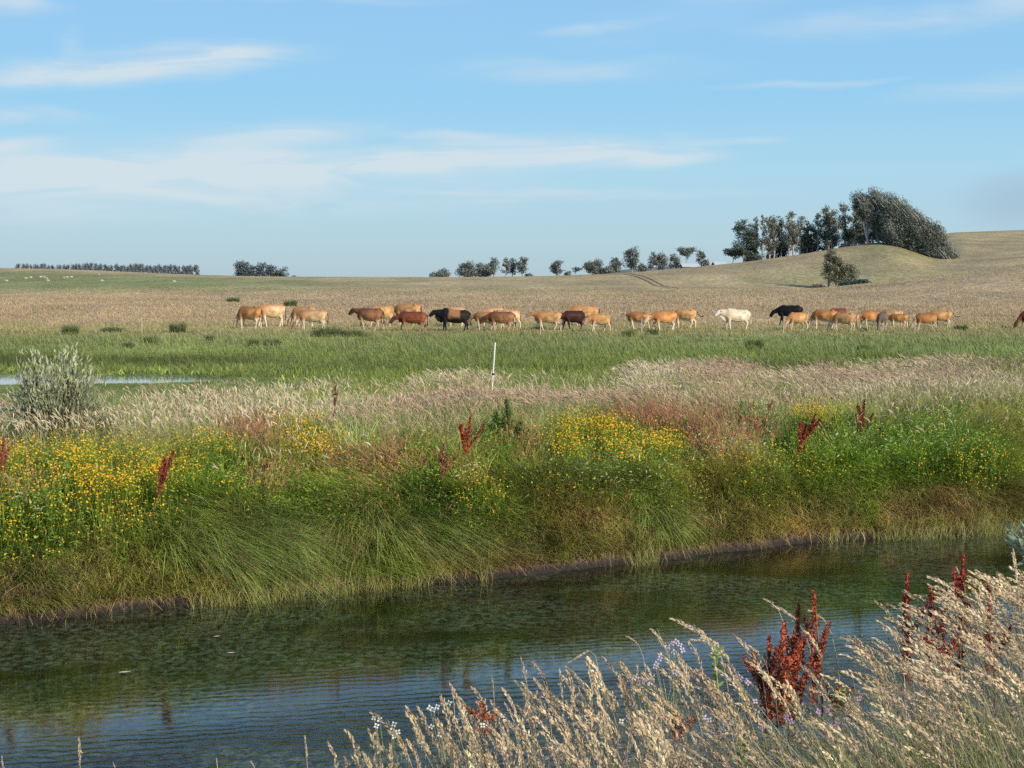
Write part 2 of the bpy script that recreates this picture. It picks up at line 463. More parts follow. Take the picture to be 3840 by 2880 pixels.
def cg(X, Y):
    c = field_col(X, Y)
    k = sstep(.52, .66, fbm(X * .22, Y * .12, 70, 3))[:, None] * .5 * (Y < 60)[:, None]
    return c * (1 - k) + np.array([.26, .32, .06]) * k
tag(scatter_field('marsh_grass', 170000, 36, 82, .16, .40, cg, .62), 'bright green marsh grass spreading in front of the herd', 'grass', kind='stuff')
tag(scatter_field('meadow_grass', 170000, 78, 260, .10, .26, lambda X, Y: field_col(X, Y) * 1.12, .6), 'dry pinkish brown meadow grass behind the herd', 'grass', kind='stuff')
# bright leaves floating and standing round the pond
S = Soup()
n = 9000
X = R.uniform(-24, 9, n); Y = R.uniform(45.5, 58, n); d_ = pond_d(X, Y)
ok = (d_ > -.02 - .3 * ((fbm(X * .8, Y * .8, 3, 2) > .55) & (Y > 53))) & (R.uniform(0, 1, n) < np.exp(-np.maximum(d_, 0) * .55)) & ~((Y < 53) & (X < -8) & (R.uniform(0, 1, n) < .95))
X, Y = X[ok], Y[ok]; n = len(X)
P = np.stack([X, Y, np.maximum(zg(X, Y), .94)], 1); PL = np.where((Y < 51.5) & (X < -10), .4, 1)
dd = unit(np.stack([R.normal(0, .5, n), R.normal(0, .5, n), R.uniform(.5, 1.2, n)], 1))
leaves(S, P, dd, R.uniform(.12, .32, n) * PL, R.uniform(.03, .06, n), np.array([.31, .41, .09]) * R.uniform(.6, 1.35, (n, 1)))
tag(S.build('pond_plants', M_LEAF), 'yellow green water plants crowding the edge of the pond', 'water plants', kind='stuff')

# ------------------------------------------------------------------ far bank vegetation
def bank_points(n, smix):
    """smix: list of (weight, s0, s1)"""
    w = np.array([a[0] for a in smix], float); w /= w.sum()
    k = R.choice(len(smix), n, p=w)
    s0 = np.array([a[1] for a in smix])[k]; s1 = np.array([a[2] for a in smix])[k]
    s = R.uniform(0, 1, n) * (s1 - s0) + s0
    t = R.uniform(-17, 29, n)
    s = s + wob(t) * (1 - sstep(3, 6, s))
    X, Y = xy(s, t); Z = zg(X, Y)
    px, py = proj(np.stack([X, Y, Z + .3], 1))
    ok = (px > -330) & (px < 4200)
    return X[ok], Y[ok], Z[ok], (s - wob(t) * (1 - sstep(3, 6, s)))[ok], t[ok], px[ok], py[ok]

def blob(px, py, L):
    k = np.zeros(len(px))
    for (x, y, rx, ry, a) in L:
        k = np.maximum(k, a * sstep(1.25, .55, np.sqrt(((px - x) / rx) ** 2 + ((py - y) / ry) ** 2)))
    return k

GREEN = np.array([.19, .285, .036]); OLIVE = np.array([.37, .335, .075]); DARK = np.array([.09, .16, .025])
BROWN = np.array([.44, .28, .125]); STRAW = np.array([.70, .53, .27]); PURP = np.array([.40, .20, .12]); GREY = np.array([.47, .46, .21])
CREAM = np.array([.97, .83, .58]); PINK = np.array([.80, .58, .42])

B_RED = [(2420, 1570, 170, 45, .9), (2720, 1620, 160, 90, .75), (940, 1610, 110, 70, .6), (1460, 1730, 110, 70, .6), (1230, 1710, 70, 50, .6), (1950, 1660, 90, 50, .4),
         (80, 1830, 100, 50, .4), (1480, 1900, 160, 50, .35), (2250, 1880, 150, 50, .45), (3340, 1900, 160, 70, .5), (3560, 1850, 120, 60, .35), (1000, 1790, 100, 60, .5), (2000, 2080, 160, 60, .4)]
B_GREEN = [(3500, 1680, 330, 100, 1), (1870, 1640, 70, 110, .9), (3260, 1850, 60, 90, 1), (80, 1900, 150, 80, 1), (800, 1780, 140, 120, .7), (2300, 1780, 260, 90, .6),
           (1700, 1900, 260, 120, .7), (1100, 1850, 200, 130, .6), (2600, 1900, 260, 100, .5), (1250, 2120, 330, 130, .9), (500, 2100, 300, 120, .6), (2950, 1800, 260, 90, .6)]
B_DARK = [(1050, 2010, 120, 30, .8), (1300, 1860, 80, 60, .7), (1620, 1840, 90, 80, .7), (780, 2000, 140, 40, .7), (2000, 1980, 100, 60, .6), (250, 1780, 140, 60, .5), (2000, 1760, 160, 60, .4)]
B_PALE = [(2800, 1600, 130, 90, .9), (2050, 1560, 60, 60, .4), (1350, 1600, 90, 80, .6)]
B_YEL = [(330, 1800, 420, 130, .9), (250, 2010, 330, 120, 1), (560, 1950, 130, 60, .9), (760, 1700, 150, 60, .9), (1110, 1620, 120, 60, 1), (1180, 1700, 110, 40, .8),
         (2200, 1610, 140, 45, 1), (2380, 1690, 200, 60, 1), (2150, 1700, 110, 40, .8), (3080, 1580, 110, 40, .8), (1810, 1900, 100, 80, .32), (2100, 1880, 120, 60, .15),
         (3690, 1780, 130, 90, .35), (2850, 1750, 200, 60, .12), (1350, 1750, 120, 60, .12), (3060, 1790, 100, 60, .22), (3480, 1780, 60, 40, .2), (2900, 1900, 160, 50, .1), (850, 1850, 200, 80, .15), (3050, 1560, 60, 30, .6)]

def bank_color(X, Y, s, t, px, py):
    n1 = fbm(t * .55, s * .9, 80, 3)[:, None]; n2 = fbm(t * 1.6, s * 2.2, 83, 3)[:, None]
    c = GREEN * (1 - sstep(.35, .65, n1)) + OLIVE * sstep(.35, .65, n1)
    c = c * (1 - .5 * sstep(.55, .7, n2)) + BROWN * .5 * sstep(.55, .7, n2)
    k = (1 - sstep(.15, .8, s + 1.2 * (n2[:, 0] - .5)))[:, None] * .30
    c = c * (1 - k) + (BROWN * .5 + STRAW * .5) * .85 * k
    k = sstep(2.6, 4.5, s + 1.5 * (n1[:, 0] - .5))[:, None] * .8
    c = c * (1 - k) + GREY * k
    for B, cc in ((B_RED, PURP), (B_GREEN, GREEN * 1.05), (B_DARK, DARK), (B_PALE, np.array([.46, .54, .18]))):
        k = blob(px + 60 * (n2[:, 0] - .5), py, B)[:, None]; c = c * (1 - k) + cc * k
    return c

S = Soup()
# main body of grass
X, Y, Z, s, t, px, py = bank_points(285000, [(.44, .1, 1.3), (.24, 1.3, 2.8), (.14, 2.8, 5), (.18, 5, 11)])
n = len(X)
c = bank_color(X, Y, s, t, px, py) * R.uniform(.6, 1.4, (n, 1)) * (.72 + .56 * sstep(.3, .7, fbm(t * 1.4, s * 1.8, 88, 3)))[:, None] * np.interp(s, [0, 1.6, 2.6], [1.28, 1.25, 1.0])[:, None] * (1 + R.uniform(-.1, .1, (n, 3)))  # lower slope colour brightened to offset the grass's own shadow
hn = fbm(t * .8, s * 1.2, 90, 3); tn = fbm(t * 2.5, s * 3, 95, 2)
H = (.16 + .48 * hn + .42 * tn ** 1.5) * R.uniform(.6, 1.25, n) * np.interp(s, [0, .5, 1.5, 4, 11], [.7, 1.0, 1.12, 1.1, 1.0])
# windswept and hanging down the slope
fx = fbm(t * .5, s * .7, 97, 2) - .5; fy = fbm(t * .5, s * .7, 98, 2) - .5
down = (1 - sstep(.3, 2.2, s))
d = unit(np.stack([R.normal(0, .28, n) + fx * 1.6 + .22 * down, R.normal(0, .25, n) + fy * .5 - .45 * down, np.ones(n)], 1))
bend = np.stack([R.normal(0, .25, n) + fx * 1.5, R.normal(0, .2, n) - .35 * down, -R.uniform(.05, .45, n) - .25 * down], 1)
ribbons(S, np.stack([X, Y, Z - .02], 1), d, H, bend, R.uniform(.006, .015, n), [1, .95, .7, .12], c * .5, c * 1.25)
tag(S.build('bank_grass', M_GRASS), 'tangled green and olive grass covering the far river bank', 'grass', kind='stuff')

# thin tall straw stems and flowering culms with cream plumes on the top of the bank
S = Soup(); S2 = Soup()
X, Y, Z, s, t, px, py = bank_points(52000, [(.06, 1.2, 3), (.26, 3, 5.5), (.68, 5, 10.8)])
dens = fbm(t * .35, s * .5, 110, 3)
pk = R.uniform(0, 1, len(X)) < .08 + .72 * sstep(.42, .6, dens) + blob(px, py, [(2470, 1480, 130, 80, .6), (2720, 1450, 180, 80, .8), (1720, 1470, 200, 60, .5)])
pk &= ~((s < 4) & (R.uniform(0, 1, len(X)) < .5))
X, Y, Z, s, t, px, py = [a[pk] for a in (X, Y, Z, s, t, px, py)]
n = len(X)
hn = fbm(t * .5, s * .6, 112, 3)
H = (.52 + .34 * hn) * R.uniform(.75, 1.12, n) + .22 * blob(px, py, [(2470, 1480, 120, 80, 1), (2700, 1450, 170, 80, 1), (1700, 1470, 150, 60, .6), (3700, 1420, 300, 60, .3)])
pinkk = (sstep(.45, .62, fbm(t * .45, s * .5, 115, 2)) * .8 + blob(px, py, [(2700, 1450, 170, 80, .7), (1460, 1500, 120, 60, .6), (3600, 1440, 300, 60, .4)]))
pinkk = np.clip(pinkk, 0, 1)[:, None]
ch = (CREAM * (1 - pinkk) + PINK * pinkk) * R.uniform(.55, 1.15, (n, 1))
wind = -.14 + .5 * (fbm(t * .3, s * .4, 118, 2) - .5)
d = unit(np.stack([R.normal(0, .13, n) + wind, R.normal(0, .13, n), np.ones(n)], 1))
bend = np.stack([R.normal(0, .1, n) + wind * .4, R.normal(0, .08, n), -R.uniform(0, .1, n)], 1)
cs = (GREY * .8 + STRAW * .3) * R.uniform(.7, 1.2, (n, 1))
B = np.stack([X, Y, Z], 1)
tip = ribbons(S, B, d, H, bend, .005, [1, .8, .6], cs * .7, cs)
hd = unit(d + 2 * bend + np.stack([R.normal(wind, .3), R.normal(0, .2, n), np.zeros(n)], 1))
heads(S2, tip, hd, R.uniform(.09, .18, n), R.uniform(.013, .025, n), ch * .8, ch, np.stack([R.normal(0, .25, n) - .1, R.normal(0, .2, n), -R.uniform(0, .4, n)], 1))
tag(S.build('straw_stems', M_GRASS), 'thin straw stems standing along the top of the far bank', 'grass stems', kind='stuff')
tag(S2.build('plume_grass', M_SEED), 'cream and pinkish feathery grass plumes along the top of the far bank', 'plume grass', kind='stuff')

# reddish seed clouds (fine fescue / sorrel)
S = Soup()
X, Y, Z, s, t, px, py = bank_points(90000, [(.5, .5, 3), (.5, 3, 6)])
ok = R.uniform(0, 1, len(X)) < blob(px, py - 20, B_RED) * .8
X, Y, Z, s, t, px, py = [a[ok] for a in (X, Y, Z, s, t, px, py)]; n = len(X)
d = unit(np.stack([R.normal(.1, .3, n), R.normal(0, .2, n), np.ones(n)], 1))
tip = ribbons(S, np.stack([X, Y, Z], 1), d, R.uniform(.35, .7, n), np.stack([R.normal(0, .2, n), R.normal(0, .1, n), -R.uniform(0, .2, n)], 1), .005, [1, .8, .5], PURP * .8, PURP * 1.3)
heads(S, tip, d, R.uniform(.05, .1, n), .02, PURP * R.uniform(.9, 1.5, (n, 1)), PURP * 1.6)
tag(S.build('sorrel_patch', M_SEED), 'reddish brown seeding weeds in loose patches on the far bank', 'weeds', kind='stuff')

# broad leaved herbs: nettle green patches
S = Soup()
X, Y, Z, s, t, px, py = bank_points(200000, [(.7, .3, 2.8), (.3, 2.8, 6)])
pr_ = blob(px, py, B_GREEN) * .6 + blob(px, py, B_YEL) * .45 + .16 * (s < 4) + .25 * sstep(.5, .6, fbm(t * 1.2, s * 1.6, 89, 2)) * (s < 2.5)
ok = R.uniform(0, 1, len(X)) < pr_
X, Y, Z, s, t, px, py = [a[ok] for a in (X, Y, Z, s, t, px, py)]; n = len(X)
P = np.stack([X, Y, Z + R.uniform(.12, .5, n)], 1)
dd = unit(np.stack([R.normal(0, 1, n), R.normal(-.4, .8, n), R.normal(.3, .5, n)], 1))
lc = (GREEN * R.uniform(.7, 1.5, (n, 1)) + np.array([.03, .05, .02]) * R.uniform(0, 1.6, (n, 1)))
leaves(S, P, dd, R.uniform(.03, .085, n), R.uniform(.012, .03, n), lc)
tag(S.build('leafy_herbs', M_LEAF), 'fresh green leafy weeds filling hollows of the far bank', 'weeds', kind='stuff')

# pale silvery herb leaves
S = Soup()
X, Y, Z, s, t, px, py = bank_points(60000, [(.6, .5, 2.8), (.4, 2.8, 8)])
ok = R.uniform(0, 1, len(X)) < .03 + blob(px, py, [(2330, 1800, 220, 60, .4), (2760, 1680, 160, 60, .5), (120, 1920, 90, 40, .5), (2420, 1850, 100, 60, .25), (2800, 1560, 120, 70, .5), (3300, 1680, 300, 70, .2), (1780, 1790, 60, 25, .6), (1200, 1480, 300, 60, .2), (700, 1500, 300, 70, .45), (2000, 1500, 200, 50, .25), (3400, 1480, 400, 60, .4), (1500, 1520, 200, 60, .25)])
X, Y, Z, s, t, px, py = [a[ok] for a in (X, Y, Z, s, t, px, py)]; n = len(X)
P = np.stack([X, Y, Z + R.uniform(.25, .55, n)], 1)
leaves(S, P, R.normal(size=(n, 3)) + np.array([0, -.3, .4]), R.uniform(.05, .11, n), R.uniform(.012, .026, n), np.array([.50, .58, .36]) * R.uniform(.5, 1.2, (n, 1)))
tag(S.build('silver_herbs', M_LEAF), 'pale silvery leaves scattered among the weeds on the far bank', 'weeds', kind='stuff')

# yellow flowers
S = Soup(); S2 = Soup()
X, Y, Z, s, t, px, py = bank_points(270000, [(.75, .3, 2.8), (.25, 2.8, 5.5)])
den = blob(px + 80 * (fbm(t * 1.5, s * 1.5, 120, 2) - .5), py, B_YEL)
ok = R.uniform(0, 1, len(X)) < den * (.12 + .6 * sstep(.40, .60, fbm(t * 2.2, s * 2.6, 124, 2))) + .006 * (s < 3.5)
X, Y, Z, s, t, px, py = [a[ok] for a in (X, Y, Z, s, t, px, py)]; n = len(X)
H = R.uniform(.38, .68, n)
d = unit(np.stack([R.normal(0, .2, n), R.normal(-.12, .2, n), np.ones(n)], 1))
tip = ribbons(S2, np.stack([X, Y, Z], 1), d, H, np.zeros((n, 3)), .006, [1, .8, .6], GREEN * .6, GREEN * 1.3)
nrm = unit(np.stack([R.normal(.1, .45, n), R.normal(-.55, .4, n), R.uniform(.5, 1.2, n)], 1))
a = unit(np.cross(nrm, R.normal(size=(n, 3)))); b = np.cross(nrm, a)
r = R.uniform(.008, .0155, n)[:, None]
ang = np.arange(6) * np.pi / 3
hexv = tip[:, None] + (a[:, None] * np.cos(ang)[None, :, None] + b[:, None] * np.sin(ang)[None, :, None]) * r[:, None]
hexv = hexv - nrm[:, None] * (np.array([0, 1, 0, 1, 0, 1])[None, :, None] * .004)
f = (np.arange(n) * 6)[:, None, None] + np.array([[0, 1, 2, 3], [0, 3, 4, 5]])[None]
yc = np.array([.95, .56, .025]) * R.uniform(.75, 1.12, (n, 1)) * (1 + np.stack([np.zeros(n), R.uniform(-.22, .12, n), np.zeros(n)], 1))
S.add(hexv, f, np.repeat(yc[:, None], 6, 1))
tag(S.build('yellow_wildflowers', M_FLOWER), 'small yellow wildflowers crowding the far bank in drifts', 'wildflowers', kind='stuff')
tag(S2.build('flower_stems', M_GRASS), 'green stems under the yellow wildflowers', 'flower stems', kind='stuff')
print('yellow', n)

# dry thatch overhanging the waterline
S = Soup()
X, Y, Z, s, t, px, py = bank_points(52000, [(1, .16, .75)])
k_ = R.uniform(0, 1, len(X)) < .35 + .5 * (px < 1400) + .65 * sstep(.4, .6, fbm(t * .9, s, 130, 2)); k_ &= ~((px > 1480) & (px < 3050) & (R.uniform(0, 1, len(X)) < .12))
X, Y, Z, s, t, px, py = [a[k_] for a in (X, Y, Z, s, t, px, py)]; n = len(X)
d = unit(np.stack([R.normal(.1, .7, n), R.normal(-.75, .35, n), R.uniform(.05, .9, n)], 1))
bend = np.stack([R.normal(0, .3, n), R.normal(-.15, .2, n), -R.uniform(.35, 1.0, n)], 1)
c = (BROWN * .8 + STRAW * R.uniform(0, 1.1, (n, 1))) * R.uniform(.55, 1.15, (n, 1))
gk = (R.uniform(0, 1, n) < .35)[:, None]; c = np.where(gk, OLIVE * R.uniform(.7, 1.4, (n, 1)), c)
ribbons(S, np.stack([X, Y, Z], 1), d, R.uniform(.14, .42, n), bend, R.uniform(.004, .009, n), [1, .9, .7, .2], c * .6, c * 1.1)
tag(S.build('dry_thatch', M_GRASS), 'dry brown grass hanging over the mud at the waterline', 'dry grass', kind='stuff')

# reeds rising from the shallow water under the far bank, clumped
S = Soup()
X, Y, Z, s, t, px, py = bank_points(26000, [(1, -.28, .14)])
cl = fbm(t * 1.1, 0 * t + 3, 140, 2)
k_ = R.uniform(0, 1, len(X)) < .03 + .4 * sstep(.52, .66, cl) + blob(px, 0 * py, [(930, 0, 180, 99, .5), (1400, 0, 200, 99, .5), (1780, 0, 60, 99, .4), (2420, 0, 60, 99, .9), (3600, 0, 300, 99, .5)]) * (cl > .35)
k_ &= ~((px > 1860) & (px < 3050) & (abs(px - 2420) > 45)); k_ &= ~((px < 700) & (R.uniform(0, 1, len(px)) < .85))
X, Y, Z, s, t, px, py = [a[k_] for a in (X, Y, Z, s, t, px, py)]; n = len(X)
d = unit(np.stack([R.normal(0, .16, n), R.normal(-.1, .14, n), np.ones(n)], 1))
c = np.array([.38, .43, .12]) * R.uniform(.6, 1.25, (n, 1))
ribbons(S, np.stack([X, Y, np.minimum(Z, .0) - .05], 1), d, R.uniform(.25, .62, n), np.stack([R.normal(0, .2, n), R.normal(-.08, .15, n), -R.uniform(0, .2, n)], 1), R.uniform(.006, .011, n), [1, .95, .7, .1], np.array([.46, .42, .17]) * R.uniform(.6, 1.1, (n, 1)), c)
tag(S.build('waterline_reeds', M_GRASS), 'yellow green reeds standing in the shallows under the far bank', 'reeds', kind='stuff')

# individual arching tussocks on the bank
TUSS = [(820, 2190, 1.15, 'dark green sedge tussock arching over the water left of the brown gap', .45), (700, 2240, 1.0, 'olive sedge tussock drooping towards the dark water on its left', .55),
        (1290, 2140, 1.1, 'broad green sedge tussock leaning over pale reed bases', -.3), (1480, 2110, 1.05, 'second broad green sedge tussock beside the reeds', .35), (1060, 2200, .8, 'sparse dry sedge tussock above the dark bank hollow', .1),
        (2440, 2020, .75, 'dark green sedge tussock above the bare mud strip', 0)]
for (tx, ty, k, lab, lx) in TUSS:
    # find the bank point that shows there
    tt = np.linspace(-17, 29, 900); ss = .55 + wob(tt); XX, YY = xy(ss, tt); q = proj(np.stack([XX, YY, zg(XX, YY) + .3], 1))[0]
    i = int(np.argmin(abs(q - tx))); sx = .45 if ty > 2100 else .35
    X0, Y0 = xy(sx + .25 + wob(tt[i]), tt[i]); Z0 = float(zg(X0, Y0))
    S = Soup(); n = 1300
    a = R.uniform(0, 2 * np.pi, n); rr = np.sqrt(R.uniform(0, 1, n)) * .42 * k
    bx = X0 + np.cos(a) * rr * 1.5; by = Y0 + np.sin(a) * rr * .7
    B = np.stack([bx, by, zg(bx, by)], 1)
    o_ = R.uniform(.0, .5, n); lx = lx + R.normal(0, .22, n)
    d = unit(np.stack([np.cos(a) * o_ + lx, np.sin(a) * o_ * .6 - .2, np.ones(n)], 1))
    bend = np.stack([np.cos(a) * .35 + lx * 1.1, np.sin(a) * .3 - .35, -R.uniform(.4, 1.5, n)], 1)
    c = np.array([.27, .37, .085]) * R.uniform(.4, 1.6, (n, 1)); dk = (R.uniform(0, 1, n) < .16)[:, None]; c = np.where(dk, STRAW * .7, c)
    ribbons(S, B, d, R.uniform(.4, .95, n) * k, bend, R.uniform(.006, .011, n), [1, .97, .93, .8, .55, .1], c * .5, c * 1.15)
    o = S.build('sedge_tussock', M_GRASS, origin=(X0, Y0, Z0)); tag(o, lab, 'sedge tussock', 'sedge tussocks on the far bank')

# ------------------------------------------------------------------ dock plants (rust red spires)
M_DOCK = foliage_mat('rusty_dock_seeds', .2, .8, .1, .25)
def dock(base, top, width, label, dens=260, rust=(.20, .048, .026), stem=.4, group='rust red dock plants on the far bank', near=False, branches=5):
    """a rust red seed spire: stem, side branches and clustered seeds"""
    base = np.array(base, float); top = np.array(top, float)
    root = empty('dock_plant', tuple(base), label, 'dock plant', group)
    S = Soup(); h = top - base; L = np.linalg.norm(h)
    side0 = unit(np.cross(h, [0, 1, 0]))
    k = np.linspace(0, 1, 7)[:, None]
    bow = side0 * np.sin(k * np.pi) * L * R.uniform(-.03, .03)
    pts = base + h * k + bow
    th = .006 if near else .008
    tube(S, pts, np.linspace(th, th * .4, 7), (.28, .14, .07), 5)
    axes = [(base + h * stem, h * (1 - stem), width)]
    for i in range(branches):
        f0 = stem + (1 - stem) * R.uniform(0, .55)
        an = R.uniform(0, 2 * np.pi); out = np.array([np.cos(an), .6 * np.sin(an), 0]) * width * R.uniform(.7, 1.6)
        q0 = base + h * f0; v = h * (1 - f0) * R.uniform(.45, .85) + out
        tube(S, np.stack([q0, q0 + v * .5 + out * .15, q0 + v]), [th * .6, th * .5, th * .3], (.26, .11, .06), 4)
        axes.append((q0 + v * .15, v * .85, width * .55))
    S.build('stem', M_BARK, root, origin=base)
    S = Soup()
    for (q0, v, w) in axes:
        Lv = np.linalg.norm(v); n = int(dens * (Lv / L) * (1.2 if w == width else .8))
        tt = R.uniform(0, 1, n)
        wh = .55 + .45 * np.sign(np.sin(tt * Lv / .045 * 2 * np.pi * .5))        # whorls up the spire
        rad = w * .5 * (np.sin(np.clip(tt * 1.02 + .06, 0, 1) * np.pi) ** .6 * (1 - .45 * tt)) * wh * np.sqrt(R.uniform(.05, 1, n))
        a = R.uniform(0, 2 * np.pi, n)
        P = q0 + v * tt[:, None] + np.stack([np.cos(a) * rad, np.sin(a) * rad, R.normal(0, .006, n)], 1)
        sz = R.uniform(.006, .011, n) if near else R.uniform(.014, .03, n)
        cc = np.array(rust) * (1.7 if near else 1.35) * R.uniform(.45, 1.6, (n, 1)) * (1 + R.uniform(-.12, .12, (n, 3)))
        leaves(S, P, R.normal(size=(n, 3)) + np.array([0, 0, .5]), sz * 1.3, sz, cc)
    S.build('seed_spire', M_DOCK, root, origin=base)
    return root

def at_bank(px, py, Y):
    return np.array(unproj(px, py, Y))

def bank_Y(px, s):
    """depth where the ray column px meets the line of distance s behind the waterline"""
    u = (px - 1920) / F
    return (22.2 + s / .898) / (1 - .49 * u)

DOCKS = [  # top px, base px, s, width, label, rust
    ((1258, 1448), (1250, 1600), 4.2, .06, 'thin dark brown dock spire standing among cream grass left of the fence post', (.09, .035, .022), 200, 2),
    ((1765, 1555), (1735, 1790), 1.7, .16, 'bright red dock spire on a bare stalk below the fence post', (.27, .055, .028), 700, 5),
    ((1665, 1660), (1655, 1810), 1.5, .14, 'faded pinkish brown dock beside the bright red spire', (.26, .115, .07), 380, 5),
    ((650, 1690), (565, 1880), 1.5, .15, 'leaning dark red dock among the yellow flowers', (.19, .05, .032), 700, 5),
    ((14, 1640), (5, 1790), 2.2, .16, 'red dock cut by the left edge of the picture', (.27, .08, .055), 400, 4),
    ((3060, 1552), (2985, 1725), 2.0, .15, 'red dock leaning right beside the pale green bush', (.25, .055, .032), 650, 7),
    ((3242, 1500), (3228, 1690), 2.4, .13, 'tall upright brown red dock with a green leaf at its foot', (.21, .05, .03), 600, 4),
    ((2898, 1500), (2868, 1580), 4.0, .1, 'small faint reddish dock above the pale green bush', (.24, .10, .06), 200, 3),
    ((3352, 1490), (3352, 1630), 4.0, .07, 'slim brown dock right of the tall upright dock', (.20, .10, .055), 160, 2)]
for (tp_, bp_, s_, w_, lab, rust, dn, br) in DOCKS:
    Yb = bank_Y(bp_[0], max(.9, s_ - .6))
    b_ = at_bank(bp_[0], bp_[1], Yb); zb = float(zg(b_[0], b_[1])); tpv = at_bank(tp_[0], tp_[1], Yb)
    frac = max(0, (b_[2] - zb)) / max(tpv[2] - zb, .1)
    stem = min(.75, .08 + frac) if tp_[0] not in (1765,) else .5
    base = b_.copy(); base[0] -= (tpv[0] - b_[0]) * .3; base[2] = min(zb, b_[2])
    r = dock(base, tpv, w_, lab, dn, rust, stem, branches=br)
    if 'green leaf' in lab:
        S = Soup(); P = np.repeat(base[None] + np.array([.05, -.1, .25]), 3, 0)
        leaves(S, P, np.array([[.1, 0, 1], [.3, -.2, .6], [-.25, -.1, .6]]), [.42, .25, .22], [.075, .06, .05], np.array([[.30, .40, .07], [.2, .3, .06], [.2, .3, .06]]))
        S.build('leaf', M_LEAF, r, origin=base)

# pale leafy spikes on the bank top
def leafy_spike(base, h, label, col=(.36, .42, .2), n=90, w=.09, group='pale leafy spikes on the far bank', tilt=0):
    root = empty('leafy_spike', tuple(base), label, 'leafy plant', group)
    S = Soup(); b = np.array(base, float); top = b + np.array([tilt, 0, h]); tube(S, np.stack([b, (b + top) / 2, top]), [.006, .005, .003], np.array(col) * .6, 4)
    S.build('stem', M_BARK, root, origin=b)
    S = Soup(); t = R.uniform(.3, 1, n); a = R.uniform(0, 2 * np.pi, n)
    P = b + (top - b) * t[:, None]; up = .4 + 1.3 * t
    dd = np.stack([np.cos(a), np.sin(a), up], 1)
    leaves(S, P, dd, w * (1.2 - .6 * t) * R.uniform(.7, 1.2, n), .02, np.array(col) * R.uniform(.6, 1.25, (n, 1)))
    S.build('leaves', M_LEAF, root, origin=b)
    return root
SPK = [(3420, 1530, 3.4, 'leftmost pale spike of the row above the bright green weeds'), (3455, 1545, 3.3, 'second pale spike of the row above the bright green weeds'), (3500, 1530, 3.5, 'third pale spike of the row, tallest beside the reddish stalk'),
       (3595, 1520, 3.8, 'pale spike standing alone in the row above the bright green weeds'), (3660, 1500, 4.2, 'small pale spike near the right cream grass'), (3735, 1565, 3.2, 'rightmost pale spike rooted low in the bright green weeds'),
       (690, 1520, 5.5, 'pale green spike right of the silvery willow shrub'), (750, 1460, 6.5, 'tall pale green spike left of the cream plumes'), (860, 1520, 5.5, 'thin grey green spike between cream plumes'), (2030, 1590, 3.0, 'yellow green mullein like spike left of the yellow drift'),
       (1060, 1700, 1.8, 'lone yellow green spike in the left yellow flowers'), (3110, 1490, 5.0, 'pale green spike in the cream grass above the tall upright dock')]
for (px_, py_, s_, lab) in SPK:
    Yb = bank_Y(px_, s_); tpv = at_bank(px_, py_, Yb); zb = float(zg(tpv[0], Yb))
    leafy_spike((tpv[0], Yb, zb), max(.35, tpv[2] - zb), lab, (.36, .42, .2) if 'yellow' not in lab else (.36, .38, .09), tilt=random.uniform(-.05, .05))

# pale green bush clump
def bush(name, base, rx, rz, n, col, label, cat, leafL, leafW, group=None, stems=14, mat=M_LEAF, up=.6, dark=.45):
    b = np.array(base, float); root = empty(name, tuple(b), label, cat, group)
    S = Soup(); tips = []
    for i in range(stems):
        a = R.uniform(0, 2 * np.pi); rr = R.uniform(0, 1) ** .5
        tipp = b + np.array([np.cos(a) * rx * rr, np.sin(a) * rx * rr * .7, rz * (1 - .55 * rr * rr) * R.uniform(.62, 1.1)])
        mid = b + (tipp - b) * .5 + np.array([np.cos(a), np.sin(a), 0]) * rx * .1
        tube(S, np.stack([b + np.array([np.cos(a), np.sin(a), 0]) * .03, mid, tipp]), [.012, .009, .004], (.16, .12, .07), 4); tips.append((mid, tipp))
    S.build('stems', M_BARK, root, origin=b)
    S = Soup(); per = n // stems
    for (m0, t0) in tips:
        t = R.uniform(-.5, 1.03, per); P = m0 + (t0 - m0) * t[:, None] + R.normal(0, rx * .055, (per, 3))
        dd = unit(t0 - m0) * up + R.normal(0, .45, (per, 3)) + np.array([0, 0, .25])
        sh = np.clip(.4 + .6 * (P[:, 2:3] - b[2]) / rz, dark, 1.1)  # lower leaves coloured darker to stand for shade inside the bush
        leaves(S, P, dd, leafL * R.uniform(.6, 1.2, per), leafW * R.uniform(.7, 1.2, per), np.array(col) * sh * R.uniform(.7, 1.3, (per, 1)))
    S.build('leaves', mat, root, origin=b)
    return root
def on_bank(px_, s_):
    Yb = bank_Y(px_, s_); X = (px_ - 1920) / F * Yb; return (X, Yb, float(zg(X, Yb)))
bush('pale_bush', on_bank(2810, 2.8), .62, .75, 2600, (.36, .43, .13), 'pale yellow green bush with whitish flower tips in mid bank', 'bush', .09, .018, stems=40)
bush('green_bush', on_bank(1890, 2.7), .40, .85, 2600, (.12, .2, .04), 'dark leafy green bush at the foot of the white fence post', 'bush', .07, .03, stems=30)
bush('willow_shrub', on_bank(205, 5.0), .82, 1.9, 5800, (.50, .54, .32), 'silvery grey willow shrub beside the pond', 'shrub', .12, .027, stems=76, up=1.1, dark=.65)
bush('willow_shrub', on_bank(345, 5.2), .42, .85, 2600, (.26, .31, .17), 'low dark willow shrub leaning on the silvery one', 'shrub', .10, .022, stems=30, up=.9)

